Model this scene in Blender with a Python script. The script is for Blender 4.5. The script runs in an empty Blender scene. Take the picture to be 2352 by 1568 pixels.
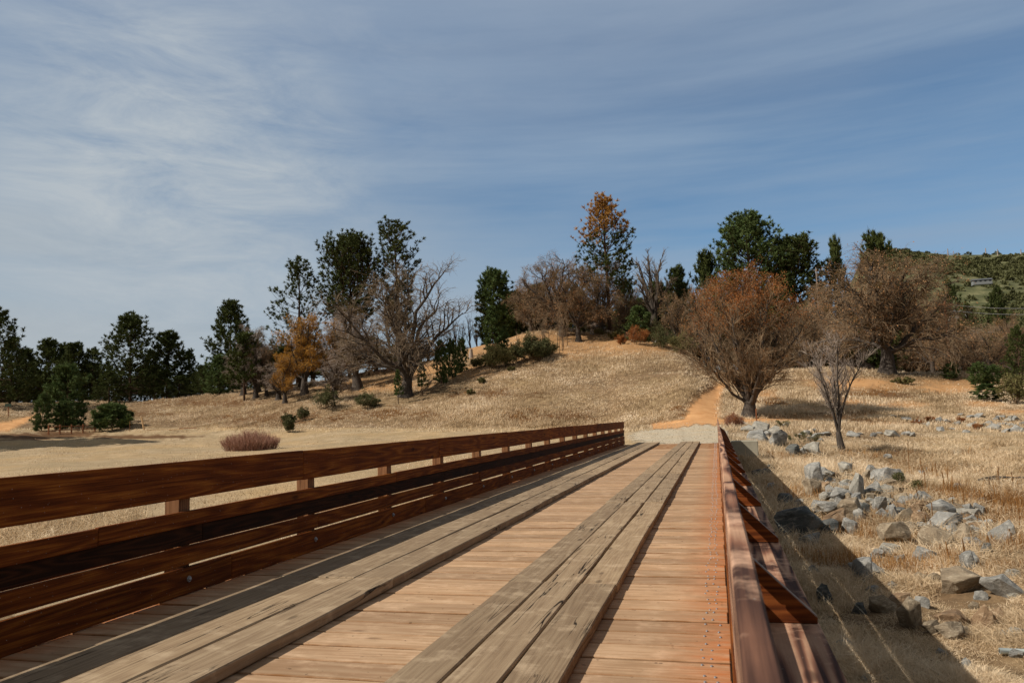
import bpy, bmesh, math, random
import numpy as np
from mathutils import Vector, Matrix, noise as mnoise
random.seed(7); RS = np.random.RandomState(11)
sc = bpy.context.scene
COL = sc.collection
# ------------------------------------------------------------------ camera (solved from the bridge lines)
F, YAW, PIT, ROL, EYE = 1836.7, .2467, .0963, .0285, 1.342
CX, CY = 1176., 784.
FW = np.array([-math.sin(YAW)*math.cos(PIT), math.cos(YAW)*math.cos(PIT), math.sin(PIT)])
RT0 = np.array([math.cos(YAW), math.sin(YAW), 0.]); UP0 = np.cross(RT0, FW)
RT = math.cos(ROL)*RT0-math.sin(ROL)*UP0; UP = math.sin(ROL)*RT0+math.cos(ROL)*UP0
EY = np.array([0, 0, EYE])
def ray(x, y):
    d = FW+(x-CX)/F*RT-(y-CY)/F*UP
    return d/math.hypot(d[0], d[1])
def project(P):
    Q = P-EY; d = Q@FW; d = np.where(d < .01, .01, d)
    return CX+F*(Q@RT)/d, CY-F*(Q@UP)/d, Q@FW
cam = bpy.data.cameras.new('camera'); co = bpy.data.objects.new('camera', cam); COL.objects.link(co)
co.matrix_world = Matrix(((RT[0], UP[0], -FW[0], 0), (RT[1], UP[1], -FW[1], 0), (RT[2], UP[2], -FW[2], EYE), (0, 0, 0, 1)))
cam.sensor_width = 36; cam.lens = F/2352*36; cam.clip_start = .05; cam.clip_end = 20000
cam.dof.use_dof = True; cam.dof.focus_distance = 24; cam.dof.aperture_fstop = 8
sc.camera = co
# ------------------------------------------------------------------ object helpers
def props(o, label=None, cat=None, group=None, kind=None):
    if label: o['label'] = label
    if cat: o['category'] = cat
    if group: o['group'] = group
    if kind: o['kind'] = kind
    return o
def link(name, me, parent=None, loc=None):
    o = bpy.data.objects.new(name, me); COL.objects.link(o)
    if parent is not None: o.parent = parent
    if loc is not None: o.location = loc
    return o
def empty(name, loc=(0, 0, 0), rz=0.):
    o = bpy.data.objects.new(name, None); COL.objects.link(o); o.location = loc; o.rotation_euler = (0, 0, rz)
    o.empty_display_size = .2
    return o
def mesh_np(name, V, F_, mats, smooth=False, attr=None, midx=None):
    """F_: list of (n,k) index arrays"""
    me = bpy.data.meshes.new(name)
    V = np.asarray(V, np.float32); me.vertices.add(len(V)); me.vertices.foreach_set('co', V.ravel())
    F_ = [np.asarray(f, np.int32) for f in F_ if len(f)]
    nl = sum(f.size for f in F_); npoly = sum(len(f) for f in F_)
    me.loops.add(nl); me.loops.foreach_set('vertex_index', np.concatenate([f.ravel() for f in F_]))
    me.polygons.add(npoly)
    tot = np.concatenate([np.full(len(f), f.shape[1], np.int32) for f in F_])
    st = np.concatenate([[0], np.cumsum(tot)[:-1]]).astype(np.int32)
    me.polygons.foreach_set('loop_start', st); me.polygons.foreach_set('loop_total', tot)
    if midx is not None: me.polygons.foreach_set('material_index', np.asarray(midx, np.int32))
    me.polygons.foreach_set('use_smooth', np.full(npoly, bool(smooth)))
    for m in (mats if isinstance(mats, (list, tuple)) else [mats]): me.materials.append(m)
    if attr:
        for k, a in attr.items():
            a = np.asarray(a, np.float32)
            if a.ndim == 1:
                at = me.attributes.new(k, 'FLOAT', 'POINT'); at.data.foreach_set('value', a)
            else:
                at = me.attributes.new(k, 'FLOAT_COLOR', 'POINT'); at.data.foreach_set('color', a.ravel())
    me.update(calc_edges=True); me.validate()
    return me
def box_mesh(name, lo, hi, mat, bevel=.004, nx=1, warp=0., seed=0):
    """box with its length along x, optional wobble"""
    bm = bmesh.new(); bmesh.ops.create_cube(bm, size=1)
    lo = Vector(lo); hi = Vector(hi)
    for v in bm.verts: v.co = Vector([lo[i]+(v.co[i]+.5)*(hi[i]-lo[i]) for i in range(3)])
    if bevel: bmesh.ops.bevel(bm, geom=list(bm.edges), offset=bevel, segments=1, affect='EDGES')
    if nx > 1:
        for k in range(1, nx):
            x = lo.x+(hi.x-lo.x)*k/nx
            bmesh.ops.bisect_plane(bm, geom=list(bm.verts)+list(bm.edges)+list(bm.faces), plane_co=(x, 0, 0), plane_no=(1, 0, 0))
        for v in bm.verts:
            n = mnoise.noise_vector(Vector((v.co.x*.45+seed*7.3, seed, 0))); n2 = mnoise.noise_vector(Vector((v.co.x*2.3+seed*3.1, seed, v.co.y*2)))
            v.co.y += (n.y+.3*n2.y)*warp; v.co.z += (n.z+.35*n2.z)*warp*.8
    me = bpy.data.meshes.new(name); bm.to_mesh(me); bm.free(); me.materials.append(mat)
    return me
# ------------------------------------------------------------------ material helpers
class NT:
    def __init__(s, name):
        s.m = bpy.data.materials.new(name); s.m.use_nodes = True; s.t = s.m.node_tree; s.b = s.t.nodes['Principled BSDF']
        s.b.inputs['Roughness'].default_value = .85; s.b.inputs['Specular IOR Level'].default_value = .12
    def n(s, typ, **k):
        o = s.t.nodes.new(typ)
        for a, v in k.items():
            if a.startswith('i_'):
                key = a[2:]; key = int(key) if key.isdigit() else key.replace('_', ' ')
                o.inputs[key].default_value = v
            else: setattr(o, a, v)
        return o
    def l(s, a, b): s.t.links.new(a, b)
    def coord(s, kind='Object', scale=(1, 1, 1), rnd=0.):
        tc = s.n('ShaderNodeTexCoord'); mp = s.n('ShaderNodeMapping'); mp.inputs['Scale'].default_value = scale
        if rnd:
            oi = s.n('ShaderNodeObjectInfo'); mu = s.n('ShaderNodeMath', operation='MULTIPLY'); mu.inputs[1].default_value = rnd
            s.l(oi.outputs['Random'], mu.inputs[0]); cb = s.n('ShaderNodeCombineXYZ')
            for i in range(3): s.l(mu.outputs[0], cb.inputs[i])
            ad = s.n('ShaderNodeVectorMath', operation='ADD'); s.l(tc.outputs[kind], ad.inputs[0]); s.l(cb.outputs[0], ad.inputs[1])
            s.l(ad.outputs[0], mp.inputs['Vector'])
        else: s.l(tc.outputs[kind], mp.inputs['Vector'])
        return mp.outputs[0]
    def noise(s, vec, scale, detail=4, rough=.6, dist=0.):
        o = s.n('ShaderNodeTexNoise'); s.l(vec, o.inputs['Vector'])
        o.inputs['Scale'].default_value = scale; o.inputs['Detail'].default_value = detail
        o.inputs['Roughness'].default_value = rough; o.inputs['Distortion'].default_value = dist
        return o.outputs['Fac']
    def ramp(s, fac, stops, interp='LINEAR'):
        o = s.n('ShaderNodeValToRGB'); r = o.color_ramp; r.interpolation = interp
        while len(r.elements) < len(stops): r.elements.new(.5)
        for e, (p, c) in zip(r.elements, stops):
            e.position = p; e.color = (c, c, c, 1) if isinstance(c, (int, float)) else (*c, 1)
        s.l(fac, o.inputs['Fac']); return o.outputs['Color']
    def mix(s, fac, a, b, mode='MIX'):
        o = s.n('ShaderNodeMix', data_type='RGBA', blend_type=mode)
        if isinstance(fac, (int, float)): o.inputs[0].default_value = fac
        else: s.l(fac, o.inputs[0])
        for v, i in ((a, 6), (b, 7)):
            if isinstance(v, tuple): o.inputs[i].default_value = (*v, 1)
            else: s.l(v, o.inputs[i])
        return o.outputs[2]
    def attr(s, name, out='Fac'):
        o = s.n('ShaderNodeAttribute', attribute_name=name); return o.outputs[out]
    def math(s, op, a, b):
        o = s.n('ShaderNodeMath', operation=op)
        for i, v in enumerate((a, b)):
            if isinstance(v, (int, float)): o.inputs[i].default_value = v
            else: s.l(v, o.inputs[i])
        return o.outputs[0]
    def bump(s, h, strength=.4, dist=.01):
        o = s.n('ShaderNodeBump'); o.inputs['Strength'].default_value = strength; o.inputs['Distance'].default_value = dist
        s.l(h, o.inputs['Height']); s.l(o.outputs[0], s.b.inputs['Normal'])
    def done(s, col, rough=None):
        s.l(col, s.b.inputs['Base Color'])
        if rough is not None: s.b.inputs['Roughness'].default_value = rough
        return s.m
def flat(name, c, rough=.8, metal=0.):
    m = NT(name); m.b.inputs['Base Color'].default_value = (*c, 1); m.b.inputs['Roughness'].default_value = rough; m.b.inputs['Metallic'].default_value = metal
    return m.m
def wood(name, light, mid, dark, grain=1., topwear=None, cracks=0., stain=None, worn=0., specks=0., edge=0., rw=.33):
    m = NT(name)
    v = m.coord('Object', (1, 1, 1), 60.)
    mp = m.n('ShaderNodeMapping'); mp.inputs['Scale'].default_value = (.55, 9, 9); m.l(v, mp.inputs[0])
    # flowing growth rings: long cathedral figures round the heart and the knots
    wob = m.noise(mp.outputs[0], .55, 3, .5)
    w = m.n('ShaderNodeTexNoise'); w.inputs['Scale'].default_value = .8; w.inputs['Detail'].default_value = 1; m.l(mp.outputs[0], w.inputs[0])
    rings = m.math('SINE', m.math('MULTIPLY', w.outputs[0], 95*grain), 0)
    rings = m.math('ADD', m.math('MULTIPLY', rings, .5), .5)
    mp2 = m.n('ShaderNodeMapping'); mp2.inputs['Scale'].default_value = (1.2, 60, 60); m.l(v, mp2.inputs[0])
    fine = m.noise(mp2.outputs[0], 1.6, 5, .7)
    fac = m.math('ADD', m.math('MULTIPLY', rings, rw), m.math('MULTIPLY', fine, 1.08-rw))
    c = m.ramp(fac, [(.25, dark), (.55, mid), (.85, light)])
    blot = m.noise(v, 1.7, 4, .6)
    c = m.mix(m.ramp(blot, [(.35, 0.), (.75, .55)]), c, dark)
    # knots
    mk = m.n('ShaderNodeMapping'); mk.inputs['Scale'].default_value = (1.6, 4.5, 4.5); m.l(v, mk.inputs[0])
    vo = m.n('ShaderNodeTexVoronoi'); vo.inputs['Scale'].default_value = .8; m.l(mk.outputs[0], vo.inputs[0])
    c = m.mix(m.ramp(vo.outputs['Distance'], [(0., .8), (.07, .6), (.11, 0.)]), c, tuple(x*.45 for x in dark))
    oi = m.n('ShaderNodeObjectInfo')
    c = m.mix(.38, c, m.mix(1., c, m.ramp(oi.outputs['Random'], [(0, (.45, .42, .4)), (.5, (1, 1, 1)), (1, (1.45, 1.4, 1.3))]), 'MULTIPLY'))
    h = fac
    if cracks:
        mc = m.n('ShaderNodeMapping'); mc.inputs['Scale'].default_value = (.35, 7, 7); m.l(v, mc.inputs[0])
        cn = m.noise(mc.outputs[0], 1.3, 3, .55, .6)
        line = m.ramp(m.math('ABSOLUTE', m.math('SUBTRACT', cn, .5), 0), [(0, 1.), (.006, 1.), (.013, 0.)])
        gate = m.ramp(m.noise(v, .8, 2, .5), [(.5, 0.), (.58, 1.)])
        cr = m.math('MULTIPLY', m.math('MULTIPLY', line, gate), cracks)
        c = m.mix(cr, c, (.018, .012, .008)); h = m.math('SUBTRACT', fac, m.math('MULTIPLY', cr, 1.5))
    if worn:
        wn = m.noise(v, 5., 5, .65)
        c = m.mix(m.ramp(wn, [(.52, 0.), (.7, worn)]), c, tuple(min(1, x*1.5+.05) for x in light))
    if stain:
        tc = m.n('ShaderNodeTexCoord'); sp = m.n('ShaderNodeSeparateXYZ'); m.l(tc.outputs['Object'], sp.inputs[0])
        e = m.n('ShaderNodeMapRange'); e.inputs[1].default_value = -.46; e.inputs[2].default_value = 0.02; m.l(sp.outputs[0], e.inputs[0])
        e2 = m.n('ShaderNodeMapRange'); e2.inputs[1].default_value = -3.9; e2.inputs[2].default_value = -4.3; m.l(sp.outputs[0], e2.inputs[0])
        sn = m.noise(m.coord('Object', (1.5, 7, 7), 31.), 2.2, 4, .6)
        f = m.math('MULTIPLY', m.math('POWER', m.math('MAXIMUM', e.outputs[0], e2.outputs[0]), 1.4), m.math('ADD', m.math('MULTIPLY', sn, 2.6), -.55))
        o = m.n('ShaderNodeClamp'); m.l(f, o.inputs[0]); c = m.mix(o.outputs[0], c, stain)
    if specks:
        vs = m.n('ShaderNodeTexVoronoi'); vs.inputs['Scale'].default_value = 26; m.l(v, vs.inputs[0])
        c = m.mix(m.ramp(vs.outputs['Distance'], [(0, specks), (.09, 0.)]), c, (.62, .58, .52))
    if topwear:
        ge = m.n('ShaderNodeNewGeometry'); sz = m.n('ShaderNodeSeparateXYZ'); m.l(ge.outputs['Normal'], sz.inputs[0])
        c = m.mix(m.math('MULTIPLY', m.ramp(sz.outputs[2], [(.45, 0.), (.6, 1.)]), m.ramp(fine, [(.2, .5), (.6, 1.)])), c, topwear)
    if edge:
        tc = m.n('ShaderNodeTexCoord'); sp = m.n('ShaderNodeSeparateXYZ'); m.l(tc.outputs['Object'], sp.inputs[0]); dn = m.noise(m.coord('Object', (1.2, 3, 3), 77.), 2.2, 6, .7); c = m.mix(m.ramp(dn, [(.46, 0.), (.66, .5)]), c, (.26, .165, .09)); dd_ = m.noise(m.coord('Object', (1, 1, 1), 3.), 22, 2, .5); c = m.mix(m.ramp(dd_, [(.70, 0.), (.74, .7)]), c, (.09, .05, .028))
        ab = m.math('ABSOLUTE', sp.outputs[1], 0); en = m.noise(m.coord('Object', (2, 2, 2), 13.), 3, 4, .6)
        f = m.math('MULTIPLY', m.ramp(m.math('DIVIDE', ab, edge), [(.86, 0.), (.95, 1.)]), m.ramp(en, [(.35, .15), (.65, 1.)])); c = m.mix(f, c, (.20, .085, .025))
    m.bump(h, .55, .004)
    return m.done(c, .78)
M = {}
pw_ = .289
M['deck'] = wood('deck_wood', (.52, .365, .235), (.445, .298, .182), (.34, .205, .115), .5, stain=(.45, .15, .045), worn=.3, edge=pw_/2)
M['runner'] = wood('runner_wood', (.39, .30, .195), (.30, .22, .14), (.19, .13, .08), .6, cracks=1., worn=.35, rw=.2)
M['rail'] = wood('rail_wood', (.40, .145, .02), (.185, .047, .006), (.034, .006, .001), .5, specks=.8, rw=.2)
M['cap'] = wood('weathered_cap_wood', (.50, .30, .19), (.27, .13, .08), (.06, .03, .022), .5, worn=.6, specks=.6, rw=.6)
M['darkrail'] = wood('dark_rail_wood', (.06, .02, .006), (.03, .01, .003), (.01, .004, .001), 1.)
M['post'] = wood('post_wood', (.36, .19, .095), (.26, .13, .06), (.1, .045, .022), .8)
M['brace'] = wood('brace_wood', (.36, .11, .025), (.2, .052, .011), (.06, .015, .005), .8, topwear=(.30, .27, .24))
M['galv'] = flat('galvanised_steel', (.32, .33, .34), .45, .6)
M['steel'] = flat('weathering_steel', (.08, .045, .03), .8, .2)
def concrete():
    m = NT('concrete'); v = m.coord('Object'); a = m.noise(v, 1.3, 5, .65); b = m.noise(v, 30, 4, .7)
    c = m.ramp(a, [(.3, (.26, .235, .18)), (.7, (.40, .37, .29))]); c = m.mix(.35, c, m.ramp(b, [(.3, .25), (.7, .8)]), 'OVERLAY')
    m.bump(b, .4, .01); return m.done(c, .9)
M['concrete'] = concrete()
# ------------------------------------------------------------------ terrain
COLS = {
 -500: [(3, -1.9), (20, -1.9), (50, -1.7), (95, -1.2), (140, 0), (200, 8), (270, 3), (600, -18)],
 0: [(3, -1.9), (20, -1.9), (50, 1100), (95, 1035), (140, 992), (200, 928), (270, 3), (600, -18)],
 120: [(3, -1.9), (20, -1.9), (50, 1090), (98, 1030), (140, 993), (200, 925), (270, 3), (600, -18)],
 260: [(3, -1.9), (20, -1.9), (55, 1075), (100, 1025), (140, 992), (200, 920), (270, 3), (600, -18)],
 430: [(3, -1.9), (20, -1.9), (52, 1070), (90, 1028), (130, 990), (195, 911), (270, 3), (600, -18)],
 600: [(3, -1.9), (20, -1.9), (50, 1060), (85, 1025), (115, 986), (178, 889), (250, 5), (600, -18)],
 760: [(3, -1.9), (20, -1.9), (48, 1050), (78, 1018), (105, 984), (168, 866), (240, 6), (600, -18)],
 940: [(3, -1.9), (20, -1.9), (45, 1050), (75, 1015), (98, 985), (160, 838), (230, 7), (600, -18)],
 1100: [(3, -1.9), (22, -1.9), (42, 1050), (70, 1010), (92, 985), (155, 793), (230, 9), (600, -18)],
 1250: [(3, -1.9), (25, -1.9), (40, 1045), (66, 1005), (90, 984), (155, 757), (230, 9), (600, -18)],
 1400: [(3, -1.9), (30, -1.8), (38.0, -.45), (62, 1000), (88, 981), (155, 757), (230, 9), (600, -18)],
 1445: [(3, -1.9), (36.8, -1.8), (38.3, -.04), (62, 985), (83, 977), (152, 763), (230, 9), (600, -18)],
 1520: [(3, -1.9), (36.8, -1.8), (38.3, -.04), (60, 983), (80, 973), (148, 778), (230, 8), (600, -18)],
 1585: [(3, -1.9), (36.8, -1.8), (38.3, -.04), (58, 980), (72, 970), (135, 806), (230, 6), (600, -15)],
 1650: [(3, -1.9), (36.8, -1.8), (38.4, -.05), (56, 979), (72, 966), (132, 858), (220, 8), (600, -10)],
 1700: [(3, -1.9), (30, -1.7), (38.5, -.5), (52, 996), (78, 960), (128, 850), (220, 5), (600, 0)],
 1760: [(3, -1.8), (25, -1.65), (38, -.9), (52, 1000), (78, 958), (126, 845), (220, 5), (600, 2)],
 1925: [(3, -1.7), (24, -1.6), (46, 1040), (60, 1003), (80, 962), (122, 855), (220, 4), (600, 5)],
 2100: [(3, -1.6), (20, -1.6), (38, 1085), (58, 1022), (82, 968), (125, 855), (220, 4), (600, 5)],
 2352: [(3, -1.6), (14, -1.6), (33, 1105), (66, 1005), (85, 965), (130, 858), (220, 4), (600, 5)],
 3000: [(3, -1.6), (14, -1.6), (33, -1.7), (66, -1.5), (85, -1), (130, 5), (220, 4), (600, 5)]}
az_c, R_c, Z_c = [], [], []
for x, kn in sorted(COLS.items()):
    d0 = ray(x, 950); az_c.append(math.atan2(d0[0], d0[1])); rr, zz = [], []
    for r, v in kn:
        rr.append(r); zz.append(v if v < 300 else EYE+ray(x, v)[2]*r)
    R_c.append(rr); Z_c.append(zz)
flatk = [(3, -1.9), (20, -1.9), (50, -1.8), (95, -1.5), (140, -1), (200, -1), (270, -2), (600, -6)]
for a in (-3.15, -1.5): az_c.insert(0 if a < -3 else 1, a); R_c.insert(0 if a < -3 else 1, [k[0] for k in flatk]); Z_c.insert(0 if a < -3 else 1, [k[1] for k in flatk])
for a in (1.4, 3.15): az_c.append(a); R_c.append([k[0] for k in flatk]); Z_c.append([k[1] for k in flatk])
az_c = np.array(az_c); R_c = np.array(R_c, float); Z_c = np.array(Z_c, float)
def _base(az, r):
    j = np.clip(np.searchsorted(az_c, az)-1, 0, len(az_c)-2); t = np.clip((az-az_c[j])/(az_c[j+1]-az_c[j]), 0, 1)[..., None]
    Rk = R_c[j]*(1-t)+R_c[j+1]*t; Zk = Z_c[j]*(1-t)+Z_c[j+1]*t
    z = np.where(r < Rk[..., 0], Zk[..., 0], Zk[..., -1])
    for k in range(Rk.shape[-1]-1):
        a, b = Rk[..., k], Rk[..., k+1]; s = (r-a)/(b-a); ins = (r >= a) & (r < b)
        z = np.where(ins, Zk[..., k]*(1-s)+Zk[..., k+1]*s, z)
    return z
_w = []
_rs = np.random.RandomState(5)
for wl, amp in ((31, .34), (17, .2), (9, .12), (4.7, .055), (2.3, .03), (1.1, .014)):
    for q in range(3):
        a = _rs.rand()*6.28; _w.append((math.cos(a)*6.28/wl/(.8+.4*_rs.rand()), math.sin(a)*6.28/wl, _rs.rand()*6.28, amp/1.7, wl))
def gz(x, y):
    x = np.asarray(x, float); y = np.asarray(y, float)
    r = np.hypot(x, y); az = np.arctan2(x, y); z = 0
    for dr, da, w in ((1, 0, .3), (.965, 0, .14), (1.035, 0, .14), (1, .012, .14), (1, -.012, .14), (.985, .02, .07), (1.015, -.02, .07)):
        z = z+w*_base(az+da, r*dr)
    n = 0
    for kx, ky, ph, am, wl in _w: n = n+am*np.sin(x*kx+y*ky+ph+.8*np.sin(x*ky*.6-y*kx*.6+ph))
    g = np.clip((r-60)/60, 0.12, 1)
    # flat and smooth where the road meets the bridge
    rd = np.clip(1-np.hypot((x+2.2)/9, (y-46)/14), 0, 1); n = n*(1-np.clip(rd*2.5, 0, 1))
    dk = (x > -5.2) & (x < 1.) & (y > 37.9) & (y < 41)
    nb = np.sin(x*2.1+1.3*np.sin(y*1.7))*np.sin(y*1.9+1.1*np.sin(x*1.3+2))*.09+np.sin(x*4.6+np.sin(y*3.9))*np.sin(y*4.3+np.sin(x*3.1))*.035+np.sin(x*.8+1)*np.sin(y*.6+x*.3)*.13
    z = z+n*g+nb*np.clip((x-1.2)/1.5, 0, 1)*np.clip((75-r)/20, 0, 1)
    return np.where(dk, np.minimum(z, -.03), z)
def hit(px, py, rmax=420):
    d = ray(px, py); r = np.exp(np.linspace(math.log(3.), math.log(rmax), 900))
    x, y, z = d[0]*r, d[1]*r, EYE+d[2]*r; g = gz(x, y); i = np.argmax(z < g)
    if not (z < g).any(): i = np.argmin(z-g)
    return Vector((float(x[i]), float(y[i]), float(g[i]))), float(r[i])
def pos(px, r, py=950):
    d = ray(px, py); x, y = d[0]*r, d[1]*r
    return Vector((x, y, float(gz(x, y))))
# ground cover masks (fixed to the terrain; authored through the survey camera)
def _sm(a, b, v): t = np.clip((v-a)/(b-a), 0, 1); return t*t*(3-2*t)
def poly_dist(px, py, pts):
    """min over polyline of (dist/width) with per-vertex half-width"""
    best = np.full(np.shape(px), 1e9)
    for (x0, y0, w0), (x1, y1, w1) in zip(pts[:-1], pts[1:]):
        dx, dy = x1-x0, y1-y0; t = np.clip(((px-x0)*dx+(py-y0)*dy)/(dx*dx+dy*dy), 0, 1)
        best = np.minimum(best, np.hypot(px-x0-t*dx, py-y0-t*dy)/(w0+(w1-w0)*t))
    return best
def ell(px, py, cx, cy, rx, ry): return np.hypot((px-cx)/rx, (py-cy)/ry)
def masks(P):
    px, py, dep = project(P); x, y = P[..., 0], P[..., 1]; ok = dep > 1
    nz = .25*np.sin(x*.9+np.sin(y*1.3))+.2*np.sin(y*2.1+np.sin(x*1.7))+.15*np.sin(x*4.3+y*3.1)
    path = np.minimum(poly_dist(px, py, [(1610, 972, 42), (1614, 945, 37), (1626, 918, 26), (1642, 896, 15), (1662, 880, 7)]),
        poly_dist(px, py, [(1500, 978, 7), (1610, 972, 14), (1700, 967, 7), (1780, 962, 7), (1900, 956, 6), (2010, 948, 4)]))
    path = np.minimum(path, poly_dist(px, py, [(-60, 985, 12), (20, 978, 11), (60, 962, 7), (88, 950, 4), (98, 944, 2.5)]))
    path = np.where(ok, path, 9)+nz*.25
    orange = np.maximum(_sm(1.25, .8, path), 0)
    for e in ((2060, 930, 90, 9), (2260, 928, 70, 8), (1950, 925, 60, 10), (1760, 905, 30, 10), (2330, 945, 60, 8), (2050, 975, 80, 5), (1850, 940, 40, 6), (1960, 880, 90, 12), (2200, 895, 120, 10)):
        orange = np.maximum(orange, .75*_sm(1.2, .5, ell(px, py, *e)+nz*.5))
    orange = np.where(ok, orange, 0)
    gravel = poly_dist(px, py, [(1545, 1008, 22), (1600, 998, 24), (1660, 1000, 24)])
    gravel = np.where((y > 37.2) & ok, gravel, 9)
    gravel = np.minimum(gravel, np.where(ok, ell(px, py, 1560, 1002, 118, 19), 9))+nz*.16+.07*np.sin(x*7+3*np.sin(y*5))
    gravel = np.where((x < .6) & (x > -14), gravel, 9)
    gr = _sm(1.15, .85, gravel)
    bare = np.where(ok & (px < 1560) & (py > 984+nz*4) & (y > 12), 1., 0.)*.9
    bare = np.maximum(bare, np.where(ok, _sm(1.1, .7, poly_dist(px, py, [(250, 990, 6), (450, 987, 6), (800, 989, 7), (1100, 990, 8), (1400, 990, 8)])), 0))
    bare = np.maximum(bare, np.where(ok, .8*_sm(1.2, .6, ell(px, py, 2290, 1030, 210, 62)+nz*.3), 0))
    bare = np.maximum(bare, np.where(ok, .55*_sm(1.2, .6, ell(px, py, 2330, 1110, 190, 35)+nz*.6), 0))
    leaf = 0
    for e in ((1000, 852, 150, 24), (860, 885, 150, 16), (1180, 800, 130, 40), (1300, 790, 140, 38), (1440, 790, 150, 28), (1600, 800, 60, 20), (1990, 885, 160, 20), (2200, 880, 120, 16)):
        leaf = np.maximum(leaf, _sm(1.25, .4, ell(px, py, *e)+nz*.4))
    leaf = np.where(ok & (py < 905), leaf, 0)
    mulch = 0
    for e in ((150, 997, 100, 9), (60, 1002, 90, 10), (330, 1003, 130, 5)): mulch = np.maximum(mulch, _sm(1.1, .6, ell(px, py, *e)+nz*.6))
    mulch = np.where(ok, mulch, 0)
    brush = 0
    for e in ((640, 960, 170, 15), (900, 950, 160, 16), (480, 925, 150, 10), (1250, 955, 150, 14), (1560, 940, 26, 18), (1120, 905, 120, 12), (300, 950, 120, 9), (2000, 905, 160, 12), (1790, 925, 60, 12), (2120, 970, 220, 7)):  # brown brush patches; the small one on the path's left bank paints its shadow
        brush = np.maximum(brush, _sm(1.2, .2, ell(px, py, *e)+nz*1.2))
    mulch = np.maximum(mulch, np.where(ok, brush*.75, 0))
    return path, gravel, np.stack([orange, np.clip(bare, 0, 1), leaf, mulch], -1), gr
AZ = np.concatenate([np.linspace(-math.pi, -1.05, 50, endpoint=False), np.linspace(-1.05, .75, 860, endpoint=False), np.linspace(.75, math.pi, 55, endpoint=False)])
RR = np.concatenate([np.exp(np.linspace(math.log(2.), math.log(420), 540)), np.exp(np.linspace(math.log(450), math.log(9000), 26))])
gx, gy = np.outer(RR, np.sin(AZ)), np.outer(RR, np.cos(AZ)); GZ = gz(gx, gy)
NA, NR = len(AZ), len(RR)
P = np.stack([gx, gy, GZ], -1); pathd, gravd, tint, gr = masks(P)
_px, _py, _ = project(P); P[..., 2] -= (.05+.42*_sm(966, 945, _py))*_sm(1.35, .85, pathd)      # worn into the ground
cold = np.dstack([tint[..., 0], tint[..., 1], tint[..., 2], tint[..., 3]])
idx = np.arange(NR*NA).reshape(NR, NA); nx = np.roll(idx, -1, 1)
quads = np.stack([idx[:-1], nx[:-1], nx[1:], idx[1:]], -1).reshape(-1, 4)[:, ::-1]
fan = np.stack([nx[0], idx[0], np.full(NA, NR*NA)], -1)
Vg = np.concatenate([P.reshape(-1, 3), [[0, 0, -1.9]]])
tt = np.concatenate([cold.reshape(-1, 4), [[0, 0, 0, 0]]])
grv = np.concatenate([gr.ravel(), [0]])
def gzf(x, y):
    r = np.hypot(x, y); a = np.arctan2(x, y)
    u = np.clip((a+1.05)/(1.8)*860, 0, 858.999)+50; v = np.clip(np.log(r/2.)/math.log(210)*539, 0, 538.999)
    i = v.astype(int); j = u.astype(int); fv = v-i; fu = u-j; G = P[..., 2]
    return G[i, j]*(1-fv)*(1-fu)+G[i+1, j]*fv*(1-fu)+G[i, j+1]*(1-fv)*fu+G[i+1, j+1]*fv*fu
def ground_mat():
    m = NT('ground'); v = m.coord('Object')
    n1 = m.noise(v, .09, 5, .62); n2 = m.noise(v, 1.1, 6, .7); n3 = m.noise(v, 14, 5, .75)
    straw = m.ramp(n2, [(.30, (.10, .065, .033)), (.5, (.235, .16, .085)), (.72, (.44, .325, .185))])
    straw = m.mix(m.ramp(n1, [(.40, 0.), (.56, .85)]), straw, m.ramp(n2, [(.3, (.10, .065, .038)), (.6, (.26, .17, .095))]))
    vs = m.coord('Object', (1, 1, 1)); sepa = m.attr('tint', 'Color'); se = m.n('ShaderNodeSeparateColor'); m.l(sepa, se.inputs[0])
    dirt = m.ramp(m.noise(v, .5, 6, .7), [(.3, (.30, .225, .135)), (.5, (.43, .325, .20)), (.7, (.54, .42, .27))])
    dirt = m.mix(m.ramp(n1, [(.45, 0.), (.6, .5)]), dirt, (.52, .34, .15))
    c = m.mix(se.outputs[1], straw, dirt); fl = m.noise(v, .16, 9, .78); c = m.mix(m.math('MULTIPLY', se.outputs[1], m.ramp(fl, [(.44, 0.), (.58, .75)])), c, m.ramp(n3, [(.35, (.2, .145, .085)), (.65, (.46, .35, .2))]))
    c = m.mix(se.outputs[2], c, m.ramp(n3, [(.3, (.20, .10, .045)), (.5, (.40, .225, .10)), (.7, (.52, .34, .18))]))
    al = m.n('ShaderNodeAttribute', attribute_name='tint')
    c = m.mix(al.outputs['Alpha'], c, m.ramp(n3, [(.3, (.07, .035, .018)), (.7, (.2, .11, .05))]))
    c = m.mix(se.outputs[0], c, m.ramp(m.noise(v, .8, 5, .65), [(.3, (.46, .235, .095)), (.7, (.62, .365, .175))]))
    c = m.mix(m.attr('gravel'), c, m.ramp(m.noise(v, 9, 6, .8), [(.35, (.33, .28, .2)), (.65, (.60, .52, .40))]))
    c = m.mix(.5, c, m.mix(1., c, m.ramp(n3, [(.25, .35), (.5, 1.), (.8, 1.35)]), 'MULTIPLY'))
    m.bump(m.math('ADD', n3, m.math('MULTIPLY', n2, 2.)), .8, .06)
    return m.done(c, .95)
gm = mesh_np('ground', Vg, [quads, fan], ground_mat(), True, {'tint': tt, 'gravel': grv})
props(link('ground', gm), kind='structure')
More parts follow.
